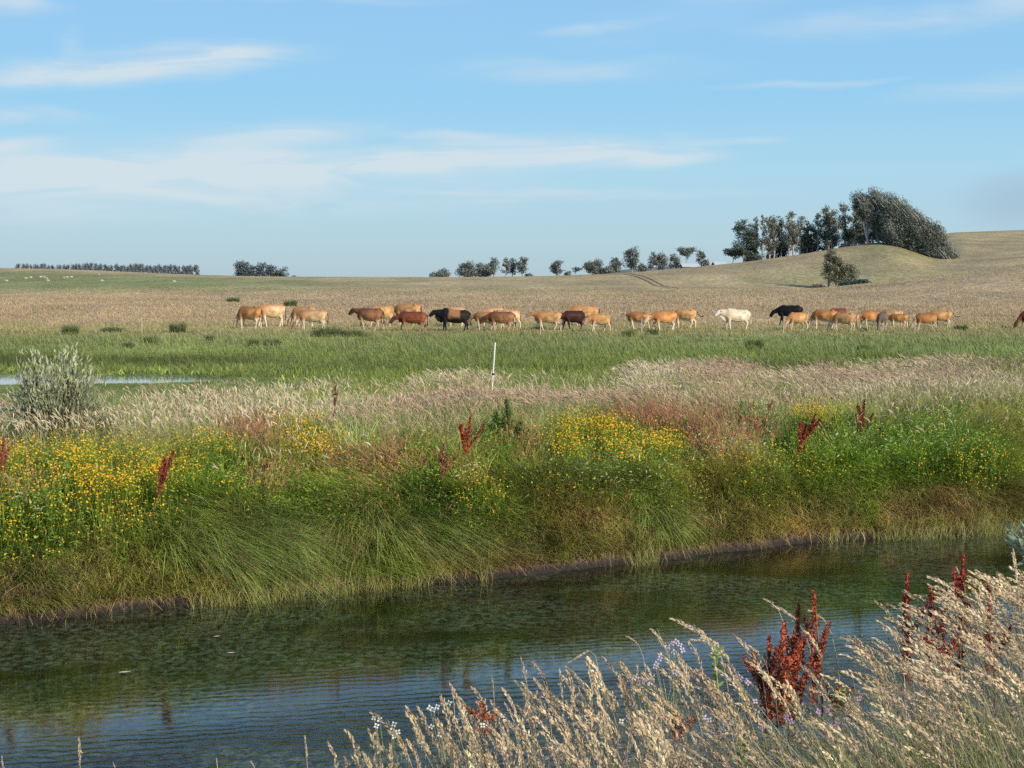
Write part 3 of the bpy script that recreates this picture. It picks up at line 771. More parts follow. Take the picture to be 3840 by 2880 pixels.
# ------------------------------------------------------------------ fence posts
M_POST = plain_mat('white_plastic_post', (.70, .72, .66), .5, .4, .12, 30)
M_BLACK = plain_mat('black_rubber', (.015, .015, .015), .6, .3)
M_WOODP = plain_mat('weathered_pale_post', (.50, .45, .36), .8, .2, .2, 10)
def post(base, top, r, label, band=None, mat=M_POST):
    base = np.array(base, float); top = np.array(top, float)
    root = empty('fence_post', tuple(base), label, 'fence post', 'electric fence posts')
    S = Soup(); k = np.linspace(0, 1, 6)[:, None]
    pts = base + (top - base) * k; rad = np.array([r, r, r, r, r * .95, r * .8])
    pts = np.concatenate([pts, [top + np.array([0, 0, r * .5])]]); rad = np.append(rad, r * .15)
    tube(S, pts, rad, (.5, .5, .5), 10); S.build('shaft', mat, root, origin=base, smooth=True)
    if band:
        S = Soup(); c0 = base + (top - base) * band; dz = unit(top - base) * .022
        tube(S, np.stack([c0 - dz, c0 - dz * .9, c0 + dz * .9, c0 + dz]), [r * 1.02, r * 1.5, r * 1.5, r * 1.02], (.02, .02, .02), 10)
        S2 = S; tube(S2, np.stack([c0, c0 + np.array([.035, -.02, 0]), c0 + np.array([.05, -.02, .012])]), [.008, .008, .003], (.02, .02, .02), 6)
        S.build('insulator', M_BLACK, root, origin=base)
    return root
Yp = 31.0
b_ = np.array(unproj(1842, 1500, Yp)); t_ = np.array(unproj(1857, 1285, Yp)); zb = float(zg(b_[0], Yp))
dr = (t_ - b_); bb = b_ - dr * max(0, (b_[2] - zb) / dr[2]); fr = (unproj(1850, 1403, Yp)[2] - bb[2]) / (t_[2] - bb[2])
post(bb, t_, .0165, 'white fence post with a black insulator, standing tall in the middle of the picture', fr)
for (px_, y0_, y1_, Y, lab) in [(532, 1190, 1250, 76, 'thin pale fence post alone in the field left of the whole herd'), (2027, 1205, 1256, 76, 'thin white fence post in front of the walking cow with lifted head'),
                           (2406, 1195, 1247, 77, 'thin white fence post where two brown cows overlap'), (2938, 1195, 1245, 77, 'thin white fence post beside the small tan cow under the black cow'), (3430, 1190, 1240, 77, 'thin white fence post at the nose of the last grazing cows')]:
    X = (px_ - 1920) / F * Y; zt = unproj(px_, y0_, Y)[2]
    post((X, Y, float(zg(X, Y))), (X + .01, Y, zt), .022, lab, None, M_WOODP)
for (p0, p1, Y, lab) in [((1768, 1425), (1757, 1335), 34.5, 'thin green stalk rising left of the white post'), ((3150, 1430), (3146, 1358), 37, 'pale bare stalk rising from the cream grass at right')]:
    b_ = np.array(unproj(*p0, Y)); t_ = np.array(unproj(*p1, Y)); S = Soup(); b_[2] = float(zg(b_[0], Y))
    tube(S, np.stack([b_, (b_ + t_) / 2, t_]), [.008, .008, .005], (.35, .37, .18), 5); tube(S, np.stack([t_, t_ + [0, 0, .03], t_ + [0, 0, .06]]), [.006, .016, .004], (.4, .42, .2), 5)
    tag(S.build('plant_stalk', M_LEAF, origin=b_), lab, 'plant stalk')

# ------------------------------------------------------------------ rush clumps in the field
RUSH = [(262, 1255, 60, 62, 'dark rush clump in the green grass at far left'), (420, 1245, 90, 30, 'wide low brownish rush clump left of the thin fence post'), (665, 1247, 56, 66, 'dark rush clump left of the first grazing cow'),
        (782, 1278, 34, 34, 'small rush clump in green grass below the first cow'), (950, 1298, 40, 42, 'dark round rush clump in green grass under the pale cows'), (1020, 1296, 60, 44, 'olive rush clump beside the dark round one'),
        (565, 1285, 60, 40, 'faint green rush clump below the thin fence post'), (478, 1303, 50, 30, 'faint dark rush clump in the left green grass'), (875, 1132, 50, 28, 'distant rush clump in the brown meadow above the first cows'), (1090, 1150, 46, 40, 'distant dark rush clump behind the grazing pair'),
        (1230, 1262, 120, 60, 'large dark rush clump hiding the legs of the pale grazing cow'), (1320, 1262, 90, 40, 'lower rush clump stretching right of the large one'), (2355, 1262, 42, 38, 'rush clump in front of the brown cow near a fence post'),
        (2447, 1255, 44, 36, 'rush clump under the big brown cow'), (2833, 1308, 66, 66, 'dark rush clump in green grass under the black cow'), (3605, 1240, 50, 36, 'rush clump right of the last cow with a raised tail'),
        (2020, 1240, 60, 30, 'rush clump between the legs of the walking cow'), (3235, 1308, 40, 24, 'small rush clump in green grass below the grey cow'), (2120, 1395, 70, 50, 'bright green rush clump near the wet ground in the middle')]
for (px_, py_, wpx, hpx, lab) in RUSH:
    # depth at which the field shows at that picture height
    Ys = np.linspace(44, 200, 1500); Xs = (px_ - 1920) / F * Ys; q = proj(np.stack([Xs, Ys, zg(Xs, Ys)], 1))[1]
    Y = float(Ys[int(np.argmin(abs(q - py_)))]); X = (px_ - 1920) / F * Y; z = float(zg(X, Y)); m = Y / F
    S = Soup(); n = 700 if wpx < 80 else 1200
    a = R.uniform(0, 2 * np.pi, n); rr = R.uniform(0, 1, n) ** .6 * wpx * .35 * m
    bx = X + np.cos(a) * rr * 1.25 + R.normal(0, .06 * wpx * m, n); by = Y + np.sin(a) * rr * .7
    c = (np.array([.13, .16, .07]) if 'green' not in lab[:8] else np.array([.12, .19, .05])) * R.uniform(.6, 1.5, (n, 1))
    ribbons(S, np.stack([bx, by, zg(bx, by)], 1), unit(np.stack([np.cos(a) * .28, np.sin(a) * .2, np.ones(n)], 1)), hpx * m * R.uniform(.3, .95, n) * (1 - .4 * (rr / (wpx * .35 * m))), np.stack([np.cos(a) * .15, 0 * a, -.05 + 0 * a], 1), R.uniform(.15, .4, n) * Y / 1487, [1, .9, .2], c * .7, c * 1.2)
    tag(S.build('rush_clump', M_GRASS, origin=(X, Y, z)), lab, 'rush clump', 'rush clumps in the field')

# ------------------------------------------------------------------ cattle
def blobmesh(parts, voxel):
    bm = bmesh.new()
    for pts, rads in parts:
        m = len(pts); n = 14; rings = []
        P = [Vector(p) for p in pts]
        for i, p in enumerate(P):
            if i == 0: tg = P[1] - P[0]
            elif i == m - 1: tg = P[-1] - P[-2]
            else: tg = P[i + 1] - P[i - 1]
            tg.normalize()
            a = Vector((0, 1, 0)); a = (a - tg * a.dot(tg)).normalized(); b = tg.cross(a)
            ra, rb = rads[i] if isinstance(rads[i], (tuple, list)) else (rads[i], rads[i])
            rings.append([bm.verts.new(p + a * ra * math.cos(2 * math.pi * k / n) + b * rb * math.sin(2 * math.pi * k / n)) for k in range(n)])
        for i in range(m - 1):
            for k in range(n):
                bm.faces.new((rings[i][k], rings[i][(k + 1) % n], rings[i + 1][(k + 1) % n], rings[i + 1][k]))
        bm.faces.new(list(reversed(rings[0]))); bm.faces.new(rings[-1])
    bmesh.ops.recalc_face_normals(bm, faces=bm.faces)
    me = bpy.data.meshes.new('tmp'); bm.to_mesh(me); bm.free()
    o = bpy.data.objects.new('tmp', me); COL.objects.link(o)
    md = o.modifiers.new('r', 'REMESH'); md.mode = 'VOXEL'; md.voxel_size = voxel
    sm = o.modifiers.new('s', 'SMOOTH'); sm.iterations = 3; sm.factor = .5
    dg = bpy.context.evaluated_depsgraph_get(); ev = o.evaluated_get(dg)
    out = bpy.data.meshes.new_from_object(ev); bpy.data.objects.remove(o); bpy.data.meshes.remove(me)
    for p in out.polygons: p.use_smooth = True
    return out

def cow_mesh(head='level', walk=0.0, bull=False, tail='down', calf=False):
    sh = .07 if bull else 0
    trunk = ([(-.86, 0, 1.02), (-.74, 0, 1.0), (-.58, 0, .99 + sh), (-.3, 0, .98 + sh * .6), (0, 0, .95), (.3, 0, .95), (.55, 0, 1.0), (.75, 0, 1.05), (.88, 0, 1.07), (.93, 0, 1.06)],
             [(.10, .13), (.19, .25 + sh), (.25, .34 + sh), (.29, .37 + sh * .6), (.34, .41), (.345, .41), (.31, .345), (.26, .265), (.19, .19), (.10, .11)])
    if bull: trunk = (trunk[0], [(a * 1.12, b * 1.05) for a, b in trunk[1]])
    P = [trunk]
    nk = 1.35 if bull else 1
    if head == 'level':
        P.append(([(-.6, 0, 1.10), (-.85, 0, 1.14), (-1.05, 0, 1.20), (-1.18, 0, 1.24)], [(.16 * nk, .25 * nk), (.12 * nk, .19 * nk), (.10 * nk, .15 * nk), (.09, .12)]))
        H = [(-1.10, 0, 1.26), (-1.20, 0, 1.22), (-1.32, 0, 1.12), (-1.44, 0, 1.01), (-1.50, 0, .95)]
        e0 = Vector((-1.13, 0, 1.27))
    elif head == 'low':
        P.append(([(-.6, 0, 1.08), (-.85, 0, 1.02), (-1.05, 0, .94), (-1.18, 0, .9)], [(.16 * nk, .25 * nk), (.12 * nk, .19 * nk), (.10 * nk, .15 * nk), (.09, .12)]))
        H = [(-1.10, 0, .98), (-1.20, 0, .90), (-1.32, 0, .76), (-1.42, 0, .62), (-1.46, 0, .57)]
        e0 = Vector((-1.13, 0, .96))
    else:
        P.append(([(-.6, 0, 1.02), (-.82, 0, .84), (-.98, 0, .62), (-1.07, 0, .47)], [(.16 * nk, .25 * nk), (.12 * nk, .18 * nk), (.10 * nk, .14 * nk), (.09, .11)]))
        H = [(-1.03, 0, .55), (-1.10, 0, .46), (-1.18, 0, .30), (-1.24, 0, .14), (-1.26, 0, .08)]
        e0 = Vector((-1.02, 0, .52))
    P.append((H, [(.10, .10), (.13, .155), (.115, .135), (.095, .105), (.08, .085)]))
    for sy in (-1, 1):
        P.append(([(.48, sy * .16, 1.27), (.60, sy * .17, 1.31), (.70, sy * .15, 1.28)], [.05, .07, .05]))
    P.append(([(-.60, 0, 1.27 + sh), (-.5, 0, 1.31 + sh), (-.3, 0, 1.29)], [.06, .08, .06]))
    for sy in (-1, 1):   # ears
        P.append(([tuple(e0 + Vector((0, sy * .07, 0))), tuple(e0 + Vector((.03, sy * .17, .02))), tuple(e0 + Vector((.05, sy * .26, -.01)))], [(.03, .035), (.03, .05), (.02, .025)]))
    w = walk
    for sy, o1, o2 in ((-1, w, -w * .8), (1, -w, w * .7)):
        y = sy * .17
        P.append(([(-.56, y, .92), (-.56 + o1 * .15, y, .72), (-.58 + o1 * .4, y, .46), (-.57 + o1 * .62, y, .24), (-.58 + o1 * .8, y, .08), (-.60 + o1 * .82, y, .0)], [(.11, .16), (.10, .12), (.062, .07), (.045, .048), (.05, .05), (.06, .07)]))
        y = sy * .18
        P.append(([(.66, y, 1.02), (.64 + o2 * .1, y, .80), (.62 + o2 * .3, y, .62), (.74 + o2 * .45, y, .46), (.70 + o2 * .7, y, .24), (.67 + o2 * .85, y, .08), (.65 + o2 * .87, y, .0)], [(.12, .22), (.11, .19), (.085, .12), (.055, .065), (.043, .045), (.048, .05), (.06, .07)]))
    if not bull and not calf: P.append(([(.34, 0, .66), (.44, 0, .58), (.56, 0, .60), (.64, 0, .68)], [.07, .14, .14, .07]))
    else: P.append(([(.1, 0, .64), (.2, 0, .58), (.3, 0, .6), (.4, 0, .66)], [.05, .07, .06, .04]))
    if not bull: P.append(([(-.9, 0, .93), (-.78, 0, .72), (-.6, 0, .66)], [(.03, .06), (.06, .10), (.05, .08)]))
    else: P.append(([(-1.15, 0, 1.0), (-.95, 0, .8), (-.7, 0, .62)], [(.03, .06), (.07, .14), (.05, .1)]))
    if tail == 'down': T = [(.88, 0, 1.2), (.97, 0, 1.12), (1.0, 0, .9), (.99, 0, .68), (.98, 0, .52), (.97, 0, .38)]
    else: T = [(.88, 0, 1.2), (1.0, 0, 1.16), (1.10, 0, 1.0), (1.25, 0, .86), (1.42, 0, .86), (1.56, 0, .92)]
    P.append((T, [.04, .034, .026, .026, .05, .03]))
    return blobmesh(P, .024)

def coat_mat(name, body, back, legs, head, belly, tuft=(.02, .015, .012), patch=None, legz=(.46, .68)):
    m, nt, out = newmat(name)
    tc = N(nt, 'ShaderNodeTexCoord'); sep = N(nt, 'ShaderNodeSeparateXYZ'); nt.links.new(tc.outputs['Object'], sep.inputs[0])
    oi = N(nt, 'ShaderNodeObjectInfo')
    cmb = N(nt, 'ShaderNodeVectorMath', operation='ADD'); nt.links.new(tc.outputs['Object'], cmb.inputs[0])
    rv = N(nt, 'ShaderNodeVectorMath', operation='SCALE'); rv.inputs[0].default_value = (17, 9, 5); nt.links.new(oi.outputs['Random'], rv.inputs['Scale']); nt.links.new(rv.outputs[0], cmb.inputs[1])
    n1 = N(nt, 'ShaderNodeTexNoise'); n1.inputs['Scale'].default_value = 2.6; n1.inputs['Detail'].default_value = 3; nt.links.new(cmb.outputs[0], n1.inputs['Vector'])
    n2 = N(nt, 'ShaderNodeTexNoise'); n2.inputs['Scale'].default_value = 16; n2.inputs['Detail'].default_value = 4; nt.links.new(cmb.outputs[0], n2.inputs['Vector'])
    wob_ = mathn(nt, 'MULTIPLY', mathn(nt, 'SUBTRACT', n1.outputs['Fac'], .5), .5)
    zz = mathn(nt, 'ADD', sep.outputs['Z'], wob_); xx = mathn(nt, 'ADD', sep.outputs['X'], wob_)
    c = mixc(nt, maprange(nt, n1.outputs['Fac'], .35, .65), tuple(x * .62 for x in body), tuple(min(1, x * 1.25) for x in body))
    c = mixc(nt, mathn(nt, 'MULTIPLY', maprange(nt, xx, .15, -.6), .85), c, back)          # darker shoulder and neck
    c = mixc(nt, mathn(nt, 'MULTIPLY', maprange(nt, zz, 1.08, 1.32), .7), c, back)
    if patch: c = mixc(nt, mathn(nt, 'MULTIPLY', maprange(nt, mathn(nt, 'ABSOLUTE', mathn(nt, 'ADD', xx, -.02)), .42, .26), maprange(nt, zz, .78, .95)), c, patch)
    c = mixc(nt, maprange(nt, zz, legz[1] + .12, legz[1] - .06), c, belly)
    c = mixc(nt, maprange(nt, zz, legz[1], legz[0]), c, legs)
    c = mixc(nt, maprange(nt, sep.outputs['X'], -.98, -1.1), c, head)
    c = mixc(nt, maprange(nt, sep.outputs['X'], .945, .965), c, tuft if tuft else body)
    c = mixc(nt, .3, c, mixc(nt, n2.outputs['Fac'], tuple([.0] * 3), tuple([1.0] * 3)), 'SOFT_LIGHT')
    rs = N(nt, 'ShaderNodeVectorMath', operation='SCALE'); nt.links.new(c, rs.inputs[0]); nt.links.new(maprange(nt, oi.outputs['Random'], 0, 1, .78, 1.15, False), rs.inputs['Scale']); c = rs.outputs[0]
    p = N(nt, 'ShaderNodeBsdfPrincipled'); p.inputs['Roughness'].default_value = .65; p.inputs['Specular IOR Level'].default_value = .2
    nt.links.new(c, p.inputs['Base Color']); nt.links.new(p.outputs[0], out.inputs[0])
    return m
W_ = (.70, .57, .42)
COAT = {
    'caramel': coat_mat('caramel_coat', (.52, .25, .085), (.30, .12, .04), W_, (.52, .38, .26), (.5, .34, .2)),
    'tan': coat_mat('tan_coat', (.62, .36, .15), (.42, .20, .075), W_, (.42, .28, .17), (.55, .42, .28)),
    'pale': coat_mat('pale_tan_coat', (.66, .44, .24), (.36, .18, .08), W_, (.30, .19, .12), (.62, .5, .35)),
    'brown': coat_mat('brown_coat', (.38, .18, .09), (.16, .065, .03), (.6, .46, .32), (.10, .05, .03), (.42, .26, .15)),
    'red': coat_mat('dark_red_coat', (.21, .065, .03), (.10, .03, .015), (.30, .19, .12), (.09, .03, .018), (.15, .05, .025)),
    'choc': coat_mat('chocolate_coat', (.055, .022, .015), (.04, .016, .012), (.05, .04, .035), (.05, .025, .02), (.05, .025, .02)),
    'black': coat_mat('black_coat', (.012, .011, .012), (.008, .008, .009), (.012, .01, .01), (.01, .009, .01), (.012, .01, .01)),
    'bull': coat_mat('black_coat_brown_saddle', (.016, .014, .015), (.008, .008, .009), (.02, .017, .015), (.012, .012, .013), (.014, .012, .011), patch=(.30, .15, .07), legz=(.2, .4)),
    'white': coat_mat('cream_white_coat', (.78, .68, .52), (.66, .54, .38), (.76, .70, .58), (.72, .66, .56), (.7, .58, .42), tuft=(.7, .6, .45)),
    'grey': coat_mat('grey_brown_coat', (.17, .13, .10), (.10, .075, .06), (.5, .42, .33), (.16, .12, .10), (.2, .15, .11)),
}
MESH = {
    'graze': cow_mesh('graze', .10), 'graze2': cow_mesh('graze', -.14), 'walk': cow_mesh('level', .34), 'walk2': cow_mesh('level', -.3),
    'low': cow_mesh('low', .24), 'bull': cow_mesh('level', .12, True), 'tail': cow_mesh('low', .2, tail='out'), 'calf': cow_mesh('low', -.26, calf=True),
}
COWS = [ # left px, right px, top py, feet py, depth, pose, coat, label
    (872, 987, 1148, 1225, 83, 'graze', 'caramel', 'caramel cow grazing with its head down, leftmost of the herd'),
    (940, 1064, 1140, 1226, 86, 'low', 'pale', 'pale tan cow with a brown shoulder behind the leftmost cow'),
    (1075, 1188, 1149, 1224, 86, 'graze2', 'tan', 'brownish cow with a dark face grazing behind the pale one'),
    (1095, 1230, 1161, 1232, 81, 'graze', 'pale', 'light tan cow grazing with pale muzzle behind the large rush clump'),
    (1305, 1441, 1155, 1232, 81, 'walk', 'brown', 'brown cow walking with raised dark head, first to the right of the big gap'),
    (1372, 1466, 1147, 1222, 86, 'low', 'tan', 'tan cow mostly hidden behind the walking brown cow'),
    (1448, 1581, 1138, 1222, 88, 'low', 'tan', 'large golden tan cow standing behind the dark red one'),
    (1458, 1602, 1168, 1245, 79, 'low', 'red', 'dark red brown cow walking just left of the black bull'),
    (1608, 1765, 1158, 1243, 79, 'bull', 'bull', 'heavy black bull with a brown saddle and big neck'),
    (1640, 1743, 1150, 1222, 87, 'low', 'pale', 'pale cow whose back shows above the black bull'),
    (1752, 1862, 1168, 1243, 81, 'low', 'tan', 'tan cow with its head behind the rump of the black bull'),
    (1790, 1889, 1153, 1230, 88, 'low', 'pale', 'pale cow back showing behind the two brown cows right of the bull'),
    (1796, 1932, 1168, 1245, 79, 'low', 'brown', 'dark headed brown cow in front of three others right of the bull'),
    (1845, 1949, 1161, 1238, 83, 'walk2', 'pale', 'light tan cow with white rear legs behind the dark headed brown cow'),
    (1971, 2107, 1167, 1242, 80, 'walk', 'tan', 'golden brown cow walking with lifted pale face behind a fence post'),
    (2082, 2192, 1165, 1241, 80.5, 'low', 'choc', 'chocolate black cow in the middle of the herd'),
    (2095, 2247, 1144, 1230, 87, 'low', 'tan', 'big tan cow standing tall behind the chocolate cow'),
    (2185, 2290, 1177, 1244, 78.5, 'calf', 'tan', 'small tan cow with dark tail tip right of the chocolate cow'),
    (2328, 2434, 1170, 1238, 82, 'walk', 'caramel', 'reddish caramel cow with a raised pale head behind a fence post'),
    (2411, 2540, 1166, 1244, 79, 'low', 'caramel', 'larger reddish cow with lowered head following the caramel one'),
    (2505, 2612, 1159, 1228, 84, 'tail', 'tan', 'tan cow flicking its black tipped tail left of the white bull'),
    (2677, 2816, 1158, 1237, 81, 'bull', 'white', 'cream white bull walking alone'),
    (2888, 3005, 1144, 1218, 89, 'low', 'black', 'black cow standing behind and above the right group'),
    (2933, 3033, 1171, 1238, 80, 'graze2', 'tan', 'small tan cow grazing below the black cow'),
    (3028, 3135, 1160, 1234, 82, 'graze', 'caramel', 'caramel cow grazing with its dark muzzle down, right of the small tan cow'),
    (3085, 3174, 1156, 1228, 87, 'low', 'red', 'red brown cow partly hidden behind the caramel cow'),
    (3112, 3201, 1172, 1243, 79, 'graze', 'tan', 'small mottled tan cow grazing in front of the right group'),
    (3196, 3303, 1164, 1234, 83, 'low', 'caramel', 'brown cow with lowered head left of the grey cow'),
    (3280, 3383, 1161, 1228, 88, 'low', 'pale', 'cream backed cow behind the grey cow'),
    (3270, 3338, 1172, 1241, 80, 'graze', 'grey', 'grey brown cow grazing turned towards the camera'),
    (3315, 3402, 1176, 1231, 84, 'low', 'caramel', 'small reddish cow just right of the grey cow'),
    (3410, 3516, 1175, 1236, 81, 'graze2', 'caramel', 'reddish brown cow grazing in front of the last tan cow'),
    (3455, 3572, 1164, 1230, 85, 'tail', 'tan', 'tan cow with a raised black tail tip at the right end of the group'),
    (3801, 3925, 1163, 1227, 83, 'graze', 'red', 'dark red cow with a whitish head down at the right edge of the picture'),
]
for i, (xl, xr, yt, yf, Y, pose, coat, lab) in enumerate(COWS):
    ztop = unproj(1920, yt, Y)[2]
    me = MESH[pose]
    o = bpy.data.objects.new('bull' if 'bull ' in lab and pose == 'bull' else 'cow', me); COL.objects.link(o)
    if len(me.materials) == 0: me.materials.append(COAT['tan'])
    o.material_slots[0].link = 'OBJECT'; o.material_slots[0].material = COAT[coat]
    hgt = 1.42 if pose == 'bull' else 1.36
    xm = (xl + xr) / 2; X = (xm - 1920) / F * Y
    zf = float(zg(X, Y)) - .02
    sc = (ztop - zf) / hgt
    length = (xr - xl) / F * Y
    full = {'graze': 2.28, 'graze2': 2.28, 'tail': 2.47}.get(pose, 2.5) * sc
    rt = min(1.12, length / full)
    yaw = math.acos(min(1, max(.35, rt))) * (1 if i % 2 else -1) * .7
    if coat == 'grey': yaw = 1.15
    sx = sc * (rt / max(math.cos(yaw), .3)) if coat != 'grey' else sc
    sx = max(.9 * sc, min(1.2 * sc, sx))
    mid = {'graze': -.16, 'graze2': -.16, 'tail': -.2}.get(pose, -.28)
    o.scale = (sx, sc * random.uniform(1.0, 1.15), sc); o.rotation_euler = (0, 0, yaw)
    o.location = (X - mid * sx * math.cos(yaw), Y - mid * sx * math.sin(yaw), zf)
    tag(o, lab, 'bull' if o.name.startswith('bull') else 'cow', 'cattle herd crossing the field')

# sheep far off on the left slope
sheep_me = blobmesh([([(-.5, 0, .62), (-.4, 0, .6), (0, 0, .58), (.4, 0, .6), (.52, 0, .62)], [.15, .28, .33, .3, .15]), ([(-.45, 0, .7), (-.65, 0, .72), (-.85, 0, .6)], [.14, .12, .06]),
                     ([(-.35, .15, .5), (-.35, .15, .0)], [.08, .05]), ([(-.35, -.15, .5), (-.35, -.15, .0)], [.08, .05]), ([(.35, .15, .5), (.35, .15, .0)], [.08, .05]), ([(.35, -.15, .5), (.35, -.15, .0)], [.08, .05])], .05)
sheep_me.materials.append(plain_mat('wool', (.5, .47, .38), .9, .05, .15, 6))
for (px_, py_) in [(103, 1049), (120, 1046), (157, 1044), (171, 1045), (180, 1050), (243, 1046), (257, 1045), (272, 1044), (387, 1058), (30, 1059), (657, 1061), (185, 1058), (375, 1034)]:
    Ys = np.linspace(180, 415, 1200); Xs = (px_ - 1920) / F * Ys; q = proj(np.stack([Xs, Ys, zg(Xs, Ys)], 1))[1]
    Y = float(Ys[int(np.argmin(abs(q - py_)))]); X = (px_ - 1920) / F * Y
    o = bpy.data.objects.new('sheep', sheep_me); COL.objects.link(o); o.scale = (.5, .5, .5); o.location = (X, Y, float(zg(X, Y)) + .05); o.rotation_euler = (0, 0, random.uniform(-.6, .6) + (math.pi if random.random() < .4 else 0))
    tag(o, 'tiny white sheep on the distant green slope at left', 'sheep', 'sheep on the distant green slope')

# ------------------------------------------------------------------ trees
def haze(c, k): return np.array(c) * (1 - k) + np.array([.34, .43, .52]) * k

def tree_parts(H, Wd, style, px_m, k, seed, col=(.055, .068, .032), lean=0.0, bark=(.30, .25, .2), trunks=1):
    """returns crown and trunk soups round the origin. H height, Wd width in m; px_m metres per pixel of the render"""
    global R
    keepR = R; R = np.random.default_rng(seed)
    SC, ST_ = Soup(), Soup()
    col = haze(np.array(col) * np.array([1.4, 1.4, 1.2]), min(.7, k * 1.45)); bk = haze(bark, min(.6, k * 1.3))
    leaf = px_m * 1.25
    clumps = []
    for tnk in range(trunks):
        x0 = (tnk - (trunks - 1) / 2) * Wd * .35
        tx = x0 + lean * H * .3 + R.normal(0, Wd * .06)
        m = 6; k_ = np.linspace(0, 1, m)[:, None]
        hh = H * (.93 if style != 'round' else .7) * (1 if tnk == 0 else R.uniform(.75, .95))
        pts = np.array([x0, 0, -.4]) + k_ * np.array([tx - x0, 0, hh + .4]) + np.concatenate([np.sin(k_ * 5 + seed) * Wd * .03, 0 * k_, 0 * k_], 1)
        r0 = max(H * .022, px_m * .45)
        tube(ST_, pts, np.linspace(r0, r0 * .3, m), bk, 6)
        nb = {'euc': 24, 'pine': 30, 'round': 22, 'flat': 14}[style]
        lo = {'euc': .26, 'pine': .16, 'round': .15, 'flat': .45}[style]
        for i in range(nb):
            f = lo + (1 - lo) * (i + R.uniform(0, 1)) / nb
            q0 = pts[0] + (pts[-1] - pts[0]) * f * .93
            a = R.uniform(0, 2 * np.pi)
            if style == 'euc': rad = Wd * .5 * (.5 + .55 * math.sin(min(1, f) * math.pi)) * R.uniform(.35, 1.05); rise = H * R.uniform(.02, .12)
            elif style == 'pine': rad = Wd * .52 * (1.05 - .62 * f) * R.uniform(.6, 1.1); rise = H * R.uniform(-.02, .05)
            elif style == 'round': rad = Wd * .5 * math.sqrt(max(.05, 1 - (f * 1.1 - .35) ** 2 * 1.2)) * R.uniform(.4, 1.0); rise = H * R.uniform(.05, .2)
            else: rad = Wd * .5 * R.uniform(.3, 1); rise = H * R.uniform(.1, .3)
            q1 = q0 + np.array([math.cos(a) * rad + lean * rad * .5, math.sin(a) * rad * .8, rise])
            if style == 'flat': q1[2] = H * R.uniform(.75, .95)
            q1[2] = min(q1[2], H * .97)
            tube(ST_, np.stack([q0, (q0 + q1) / 2 + np.array([0, 0, -rise * .2]), q1]), [r0 * .45 * (1 - f * .5), r0 * .3, r0 * .12], bk, 4)
            clumps.append((q1, Wd * R.uniform(.17, .29)))
            if rad > Wd * .3: clumps.append(((q0 * .45 + q1 * .55), Wd * R.uniform(.13, .22)))
        clumps.append((pts[-1] * .98, Wd * .16))
    for (cc, r) in clumps:
        r = max(r, leaf * 1.3)
        nl = int(min(520, max(16, 7.0 * (r / leaf) ** 2)))
        fl = .55 if style in ('flat', 'pine') else .85
        v = unit(R.normal(size=(nl, 3))) * (R.uniform(0, 1, (nl, 1)) ** .45) * r * np.array([1, 1, fl])
        P = cc + v
        sh = .62 + .55 * (v[:, 2:3] / r) + R.uniform(-.2, .2, (nl, 1)) + .12 * v[:, 0:1] / r  # light painted into the leaves: paler on top and right of each clump
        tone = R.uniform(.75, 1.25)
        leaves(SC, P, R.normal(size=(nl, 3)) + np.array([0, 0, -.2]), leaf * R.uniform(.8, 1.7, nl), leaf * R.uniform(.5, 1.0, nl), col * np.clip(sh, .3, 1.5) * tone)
    R = keepR
    return SC, ST_

def place_tree(bx, Y, H, Wd, style, k, seed, label, group, col=(.055, .068, .032), lean=0.0, name='eucalyptus_tree', cat='tree', bark=(.30, .25, .2), trunks=1, sink=.3):
    z = float(zg(bx, Y)) - sink
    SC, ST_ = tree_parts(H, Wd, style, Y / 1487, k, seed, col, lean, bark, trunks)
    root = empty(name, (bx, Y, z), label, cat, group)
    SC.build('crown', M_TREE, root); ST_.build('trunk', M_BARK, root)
    return root

def T(xl, xr, yt, yb, Y, style, k, label, group, **kw):
    """tree given by the picture box it fills and its distance"""
    X = ((xl + xr) / 2 - 1920) / F * Y; z = float(zg(X, Y))
    H = unproj(1920, yt, Y)[2] - z + .3; Wd = (xr - xl) / F * Y
    return place_tree(X, Y, H, Wd, style, k, int(xl * 7 + yt), label, group, **kw)

G1 = 'trees along the horizon ridge'
E = (.16, .17, .115)
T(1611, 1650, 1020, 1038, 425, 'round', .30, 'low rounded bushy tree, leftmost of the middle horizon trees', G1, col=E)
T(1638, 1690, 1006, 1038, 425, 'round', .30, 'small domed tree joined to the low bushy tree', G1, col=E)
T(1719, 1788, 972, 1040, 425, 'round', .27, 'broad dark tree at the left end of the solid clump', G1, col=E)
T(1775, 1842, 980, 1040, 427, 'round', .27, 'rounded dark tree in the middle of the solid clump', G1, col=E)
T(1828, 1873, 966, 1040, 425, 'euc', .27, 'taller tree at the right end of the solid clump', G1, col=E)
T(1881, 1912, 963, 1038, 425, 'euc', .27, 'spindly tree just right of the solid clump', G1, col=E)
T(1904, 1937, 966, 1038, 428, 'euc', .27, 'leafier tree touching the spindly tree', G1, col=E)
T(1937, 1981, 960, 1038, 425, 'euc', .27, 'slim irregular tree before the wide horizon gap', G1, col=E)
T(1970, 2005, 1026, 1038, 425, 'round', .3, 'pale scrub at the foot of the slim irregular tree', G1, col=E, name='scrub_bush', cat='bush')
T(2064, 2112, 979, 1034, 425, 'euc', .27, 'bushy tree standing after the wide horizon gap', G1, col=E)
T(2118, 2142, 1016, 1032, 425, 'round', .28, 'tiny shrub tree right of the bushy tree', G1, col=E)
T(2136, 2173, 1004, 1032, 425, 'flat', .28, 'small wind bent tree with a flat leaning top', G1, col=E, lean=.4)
T(2192, 2262, 970, 1029, 425, 'round', .25, 'wide domed tree in the middle of the ridge', G1, col=E)
